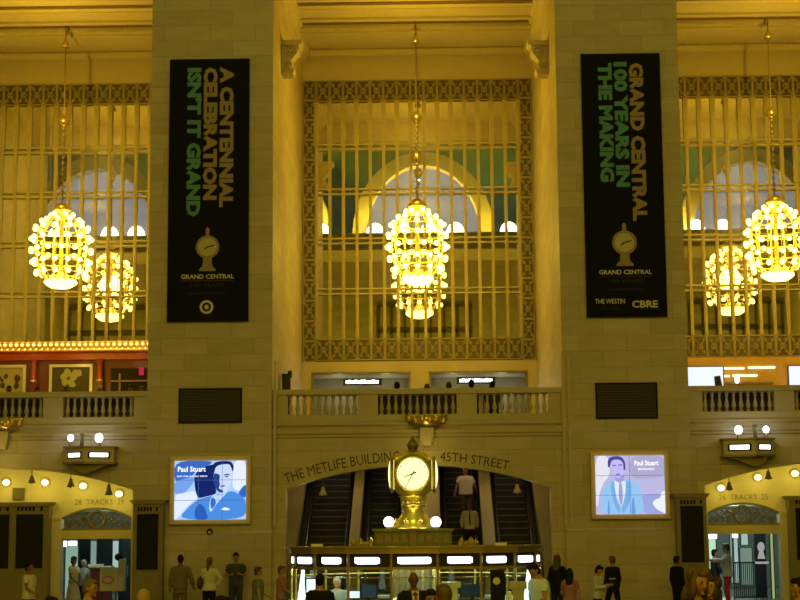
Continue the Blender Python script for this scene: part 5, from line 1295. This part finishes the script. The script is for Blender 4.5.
    if jacket is not None:
        garment('jacket', jacket, .036, .74, 'long')
        # shirt front and tie in the opening
        bm = B(); bm.faces.new([bm.verts.new(WL(p)) for p in ((-.062, -.118, 1.455), (.062, -.118, 1.455), (.05, -.172 * b_, 1.30), (0, -.168 * b_, 1.10), (-.05, -.172 * b_, 1.30))])
        rr = bmesh.ops.extrude_face_region(bm, geom=bm.faces[:]); bmesh.ops.translate(bm, verts=[g for g in rr['geom'] if isinstance(g, bmesh.types.BMVert)], vec=-Fw * .03 * k); obj('shirt_front', bm, key('cloth', top), t)
        if tie:
            bm = B(); tube(bm, [WL(p) for p in ((0, -.128, 1.44), (0, -.160 * b_, 1.38), (0, -.182 * b_, 1.28), (0, -.176 * b_, 1.10))], [(.018 * k, .012 * k), (.016 * k, .012 * k), (.026 * k, .01 * k), (.02 * k, .008 * k)], 8); obj('tie', bm, key('cloth', tie), t)
    else:
        garment('dress_top' if skirt else 'shirt', top, .027, .98 if skirt else hem, sleeve)
        if tie:
            bm = B(); tube(bm, [WL(p) for p in ((0, -.11, 1.45), (0, -.150 * b_, 1.38), (0, -.160 * b_, 1.25), (0, -.145 * b_, 1.0))], [(.018 * k, .012 * k), (.016 * k, .012 * k), (.026 * k, .012 * k), (.02 * k, .008 * k)], 8); obj('tie', bm, key('cloth', tie), t)
    for L in legs:
        e = Vector(L[2]); bm = B(); T(bm, [e + Vector((0, .055, -.045)), e + Vector((0, -.04, -.045)), e + Vector((0, -.17, -.058))], [(.046, .044), (.05, .043), (.036, .03)], 10); o_ = obj('shoe', bm, key('leather', shoes), t, True)
    return t
def stand(px, py, Y, label, **kw):
    p = at(px, py, Y); z = kw.pop('z', 0.0); return person(label, p.x, Y, p.z - z, z=z, **kw)
def stand_h(px, py, h, label, **kw):
    d = ray(px, py); tt = (h - HCAM) / d.z; p = CAMPOS + d * tt; return person(label, p.x, p.y, h, **kw)
OLIVE = (.17, .15, .075)
# along the wall below the screens
stand(180.5, 555, -1.6, 'person in an olive suit seen from behind, walking beside the wall', face=195, top=(.4, .38, .3), jacket=OLIVE, bottom=(.15, .135, .07), hair='black', skin='dark', arms=('side', 'down'), walk=.35)
stand(209.5, 557.5, -2.6, 'person in a white shirt and black trousers seen from behind, bag on the shoulder', face=190, top=(.62, .60, .50), bottom=(.012, .012, .014), hair='brown', hstyle='tail', fem=True, arms=('hip', 'fwd'), sleeve='long', turn=.5)
stand(236, 552.5, -.75, 'person in a dark short-sleeved top leaning by the wall with folded hands', face=5, top=(.05, .055, .055), bottom=(.04, .045, .045), hair='black', arms=('fold', 'fold'), nod=.25, skin='light')
stand(258, 567, -9.5, 'person in a grey-green shirt facing the booth, dark hair', face=100, top=(.13, .15, .10), bottom=(.03, .03, .035), hair='dark', arms=('down', 'fwd'), build=1.08)
stand(281.5, 566, -7.5, 'person in a faded pink shirt beside the booth end', face=95, top=(.32, .17, .13), bottom=(.10, .05, .035), hair='brown', arms=('fwd', 'fwd'), turn=.2)
stand(29.5, 562.5, -8, 'person in a white short-sleeved shirt in front of the paired notice boards', face=75, top=(.60, .58, .46), bottom=(.02, .02, .022), hair='black', skin='mid', arms=('fwd', 'hip'), build=1.1)
stand(612, 556, -2.2, 'person in a dark jacket walking along the wall below the pale-suited advert', face=-140, top=(.02, .02, .022), jacket=(.014, .013, .014), bottom=(.014, .013, .015), hair='brown', arms=('down', 'down'), walk=.55, build=1.12)
stand(597, 565, -8.0, 'person in a pale shirt looking down at a phone', face=70, top=(.50, .50, .42), bottom=(.02, .02, .02), hair='black', hstyle='fringe', arms=('phone', 'phone'), sleeve='long', nod=.4, build=1.05)
stand(676.5, 556, -1.4, 'thin dark-clothed person standing beside the single board near the pier', face=120, top=(.014, .012, .010), bottom=(.012, .012, .012), jacket=(.012, .011, .010), hair='black', skin='mid', build=.85)
stand(557, 554.5, -4, 'person with long brown hair and a dark top behind the booth', face=150, top=(.014, .012, .012), bottom=(.02, .02, .02), hair='brown', hstyle='long', fem=True, sleeve='long', arms=('fwd', 'down'))
# round the booth
stand(569.5, 568.5, -11, 'person with long black hair and an orange top, back turned', face=165, top=(.30, .12, .05), bottom=(.02, .02, .03), hair='black', hstyle='long', fem=True, arms=('down', 'fwd'))
stand(541, 561.5, -18.4, 'person in a pale mint T-shirt bending the head at the booth side', face=-60, top=(.58, .72, .78), bottom=(.04, .04, .05), hair='black', hstyle='fringe', nod=.5, lean=.12, arms=('hip', 'fwd'), skin='light', build=1.12)
stand(320, 574, -19.5, 'person with a dark back and black hair facing the booth', face=178, top=(.012, .012, .014), bottom=(.02, .02, .03), hair='black', arms=('fwd', 'fwd'), sleeve='short', build=1.12)
stand(413.5, 572.5, -21.5, 'person in a dark suit, white shirt and red tie facing the camera', face=12, top=(.62, .58, .50), jacket=(.014, .014, .018), tie=(.20, .015, .02), bottom=(.014, .014, .018), hair='black', hstyle='bald', skin='dark', arms=('down', 'down'), build=1.05)
stand_h(431, 590, 1.66, 'person with short black hair whose forehead shows beside the red tie', face=10, top=(.05, .05, .06), hair='black', skin='mid', bottom=(.03, .03, .03))
stand_h(443.5, 585, 1.72, 'person with greying brown hair standing behind the short black-haired one', face=200, top=(.09, .06, .04), hair='brown', bottom=(.03, .03, .03), hstyle='short')
stand_h(89, 579, 1.70, 'person with thinning grey hair and a pale collar in front of the gate', face=80, top=(.50, .44, .32), hair='grey', skin='light', bottom=(.1, .08, .06), hstyle='short', nod=.1, build=1.05)
stand_h(143.5, 590, 1.62, 'person with blond hair, top of the head only, by the single board', face=175, top=(.2, .18, .15), hair='blond', fem=True, hstyle='fringe', bottom=(.03, .03, .03))
stand_h(222, 596.5, 1.58, 'person whose dark hair just shows below the white-shirted one', face=70, top=(.25, .12, .08), hair='black', fem=True, hstyle='fringe', bottom=(.03, .03, .03))
stand_h(51, 597, 1.56, 'person whose dark hair just shows near the gate pilaster', face=160, top=(.1, .1, .1), hair='black', hstyle='fringe', bottom=(.03, .03, .03))
stand_h(696, 568.5, 1.87, 'person with big wavy light-brown hair and a dark coat, nearest the camera', face=28, top=(.02, .02, .02), jacket=(.015, .014, .013), hair='brown', hstyle='wavy', fem=True, bottom=(.02, .02, .02), nod=.25, skin='light')
stand_h(709.5, 577, 1.74, 'person with dark wavy hair close behind the light-brown wavy hair', face=-20, top=(.10, .03, .03), hair='dark', hstyle='wavy', fem=True, bottom=(.02, .02, .02), skin='light')
stand_h(799, 578, 1.68, 'person with black hair cut by the frame edge before the wide board', face=-90, top=(.02, .02, .02), hair='black', hstyle='fringe', bottom=(.02, .02, .02))
# in the gate passages
stand(74, 556.5, 3.4, 'person in a pale patterned dress inside the gate by the greenish window', face=60, top=(.55, .48, .26), bottom=(.50, .42, .24), skirt=True, hair='brown', fem=True, hstyle='fringe', arms=('fwd', 'fwd'), skin='mid')
stand(84, 560, 6.0, 'person with white hair beside the dark red counter inside the gate', face=-30, top=(.35, .38, .36), hair='white', hstyle='fringe', bottom=(.04, .04, .05), arms=('fwd', 'down'))
stand(726, 543.5, 4.0, 'person in red trousers and a white top inside the gate', face=-100, top=(.50, .48, .48), bottom=(.50, .025, .04), hair='dark', hstyle='short', arms=('point', 'point'), sleeve='long')
stand(714.5, 549.5, 5.6, 'person in dark clothes facing the one in red trousers', face=95, top=(.02, .02, .03), bottom=(.012, .012, .015), hair='black', arms=('fwd', 'fwd'), sleeve='long')
# inside the booth
stand(337, 577, -15.6, 'booth clerk with white hair behind the counter glass', face=0, top=(.25, .28, .26), hair='white', hstyle='fringe', bottom=(.03, .03, .03), skin='light', arms=('fwd', 'fwd'))
# on the escalator
yl, yu = 3.3, 5.2
def esc_z(y): i = int((y - ESC0) / .36); return (i + 1) * .36 * SL
xm = xat(468.5, yl, 520)
stand(469.5, 502, yl, 'lower person on the escalator, pale shirt and dark tie', face=0, top=(.42, .40, .33), tie=(.02, .018, .015), bottom=(.015, .014, .013), hair='dark', skin='dark', z=esc_z(yl), arms=('back', 'back'), sleeve='long')
stand(465.5, 466.5, yu, 'upper person on the escalator, white shirt and brown trousers, leaning on the handrail', face=15, top=(.40, .36, .31), bottom=(.035, .025, .018), hair='white', skin='dark', z=esc_z(yu), arms=('side', 'side'), sleeve='short', build=1.2)
# on the balconies behind the rails
for k, px, py, Y, hr, tp, w in ((-1, 9, 386, 3.0, 'black', (.55, .53, .45), 'before the first framed picture, at the frame edge'), (-1, 37.5, 387.5, 3.4, 'black', (.05, .02, .02), 'below the red column next to the first picture'), (-1, 66, 387, 3.2, 'dark', (.10, .04, .03), 'before the dark framed picture'), (-1, 100, 386.5, 3.0, 'white', (.6, .58, .5), 'below the second red column'), (-1, 131, 385, 3.6, 'black', (.03, .03, .03), 'below the small red sign'), (-1, 142, 386.5, 3.0, 'grey', (.4, .38, .3), 'nearest the pier under the red sign'),
                            (0, 397, 382, 3.4, 'black', (.04, .03, .03), 'behind the middle balcony rail before the first lit counter'), (0, 427, 384, 3.0, 'brown', (.25, .12, .06), 'behind the middle balcony rail between the two counters'), (0, 449, 382, 3.2, 'dark', (.2, .18, .13), 'behind the middle balcony rail at the start of the second counter'), (0, 471.5, 380, 3.6, 'black', (.03, .03, .03), 'behind the middle balcony rail under the second lit sign'), (0, 492, 381.5, 3.3, 'black', (.03, .04, .04), 'behind the middle balcony rail past the second lit sign')):
    zf = ZSLAB + .12; p = at(px, py, 5.0)
    # seated or standing: choose the depth at which a 1.3 to 1.75 m figure reaches this picture height
    d = ray(px, py); tt = (zf + 1.62 - HCAM) / d.z; q = CAMPOS + d * tt
    yy = min(max(q.y, 1.95), 8.5); p = at(px, py, yy)
    person('person standing ' + w, p.x, yy, p.z - zf, 20 if k else 170, hair=hr, top=tp, z=zf, hstyle='short', skin='mid', voxel=.016)

# held or carried things
def rel(o, p): return o
wob = [o for o in COL.objects if o.get('label', '').startswith('person in a white shirt and black')][0]
bm = B(); c = wob.location + Vector((-.24, .02, 1.05)); ball(bm, c, (.10, .17, .18), 14, 10); tube(bm, [c + Vector((.0, -.08, .12)), c + Vector((.10, -.03, .40)), c + Vector((.0, .08, .12))], .012, 6)
tag(obj('shoulder_bag', bm, M('bag_brown', (.06, .035, .02), .6), None, True), 'brown shoulder bag hanging on the white-shirted person seen from behind', 'bag')
ph = [o for o in COL.objects if o.get('label', '').startswith('person in a pale shirt looking')][0]
f = radians(70); c = ph.location + Vector((sin(f), -cos(f), 0)) * .36 + Vector((0, 0, 1.22)) * (1.0)
bm = B(); bx(bm, c.x - .07, c.x + .07, c.y - .04, c.y + .04, c.z - .01, c.z + .01); tag(obj('phone', bm, M('phone_pale', (.6, .62, .6), .4)), 'pale phone held by the person looking down', 'phone')

# ------------------------------------------------------------------ world and colour management
w = bpy.data.worlds.new('world'); SC.world = w; w.use_nodes = True
w.node_tree.nodes['Background'].inputs[0].default_value = (1.0, .75, .25, 1); w.node_tree.nodes['Background'].inputs[1].default_value = 0.02
SC.view_settings.view_transform = 'Standard'; SC.view_settings.look = 'None'; SC.view_settings.exposure = 0.0; SC.view_settings.gamma = 1.0
SC.cycles.max_bounces = 6; SC.cycles.transparent_max_bounces = 12; SC.cycles.diffuse_bounces = 3; SC.cycles.glossy_bounces = 4
SC.cycles.sample_clamp_indirect = 6.0; SC.cycles.caustics_reflective = False; SC.cycles.caustics_refractive = False
SC.cycles.use_denoising = True
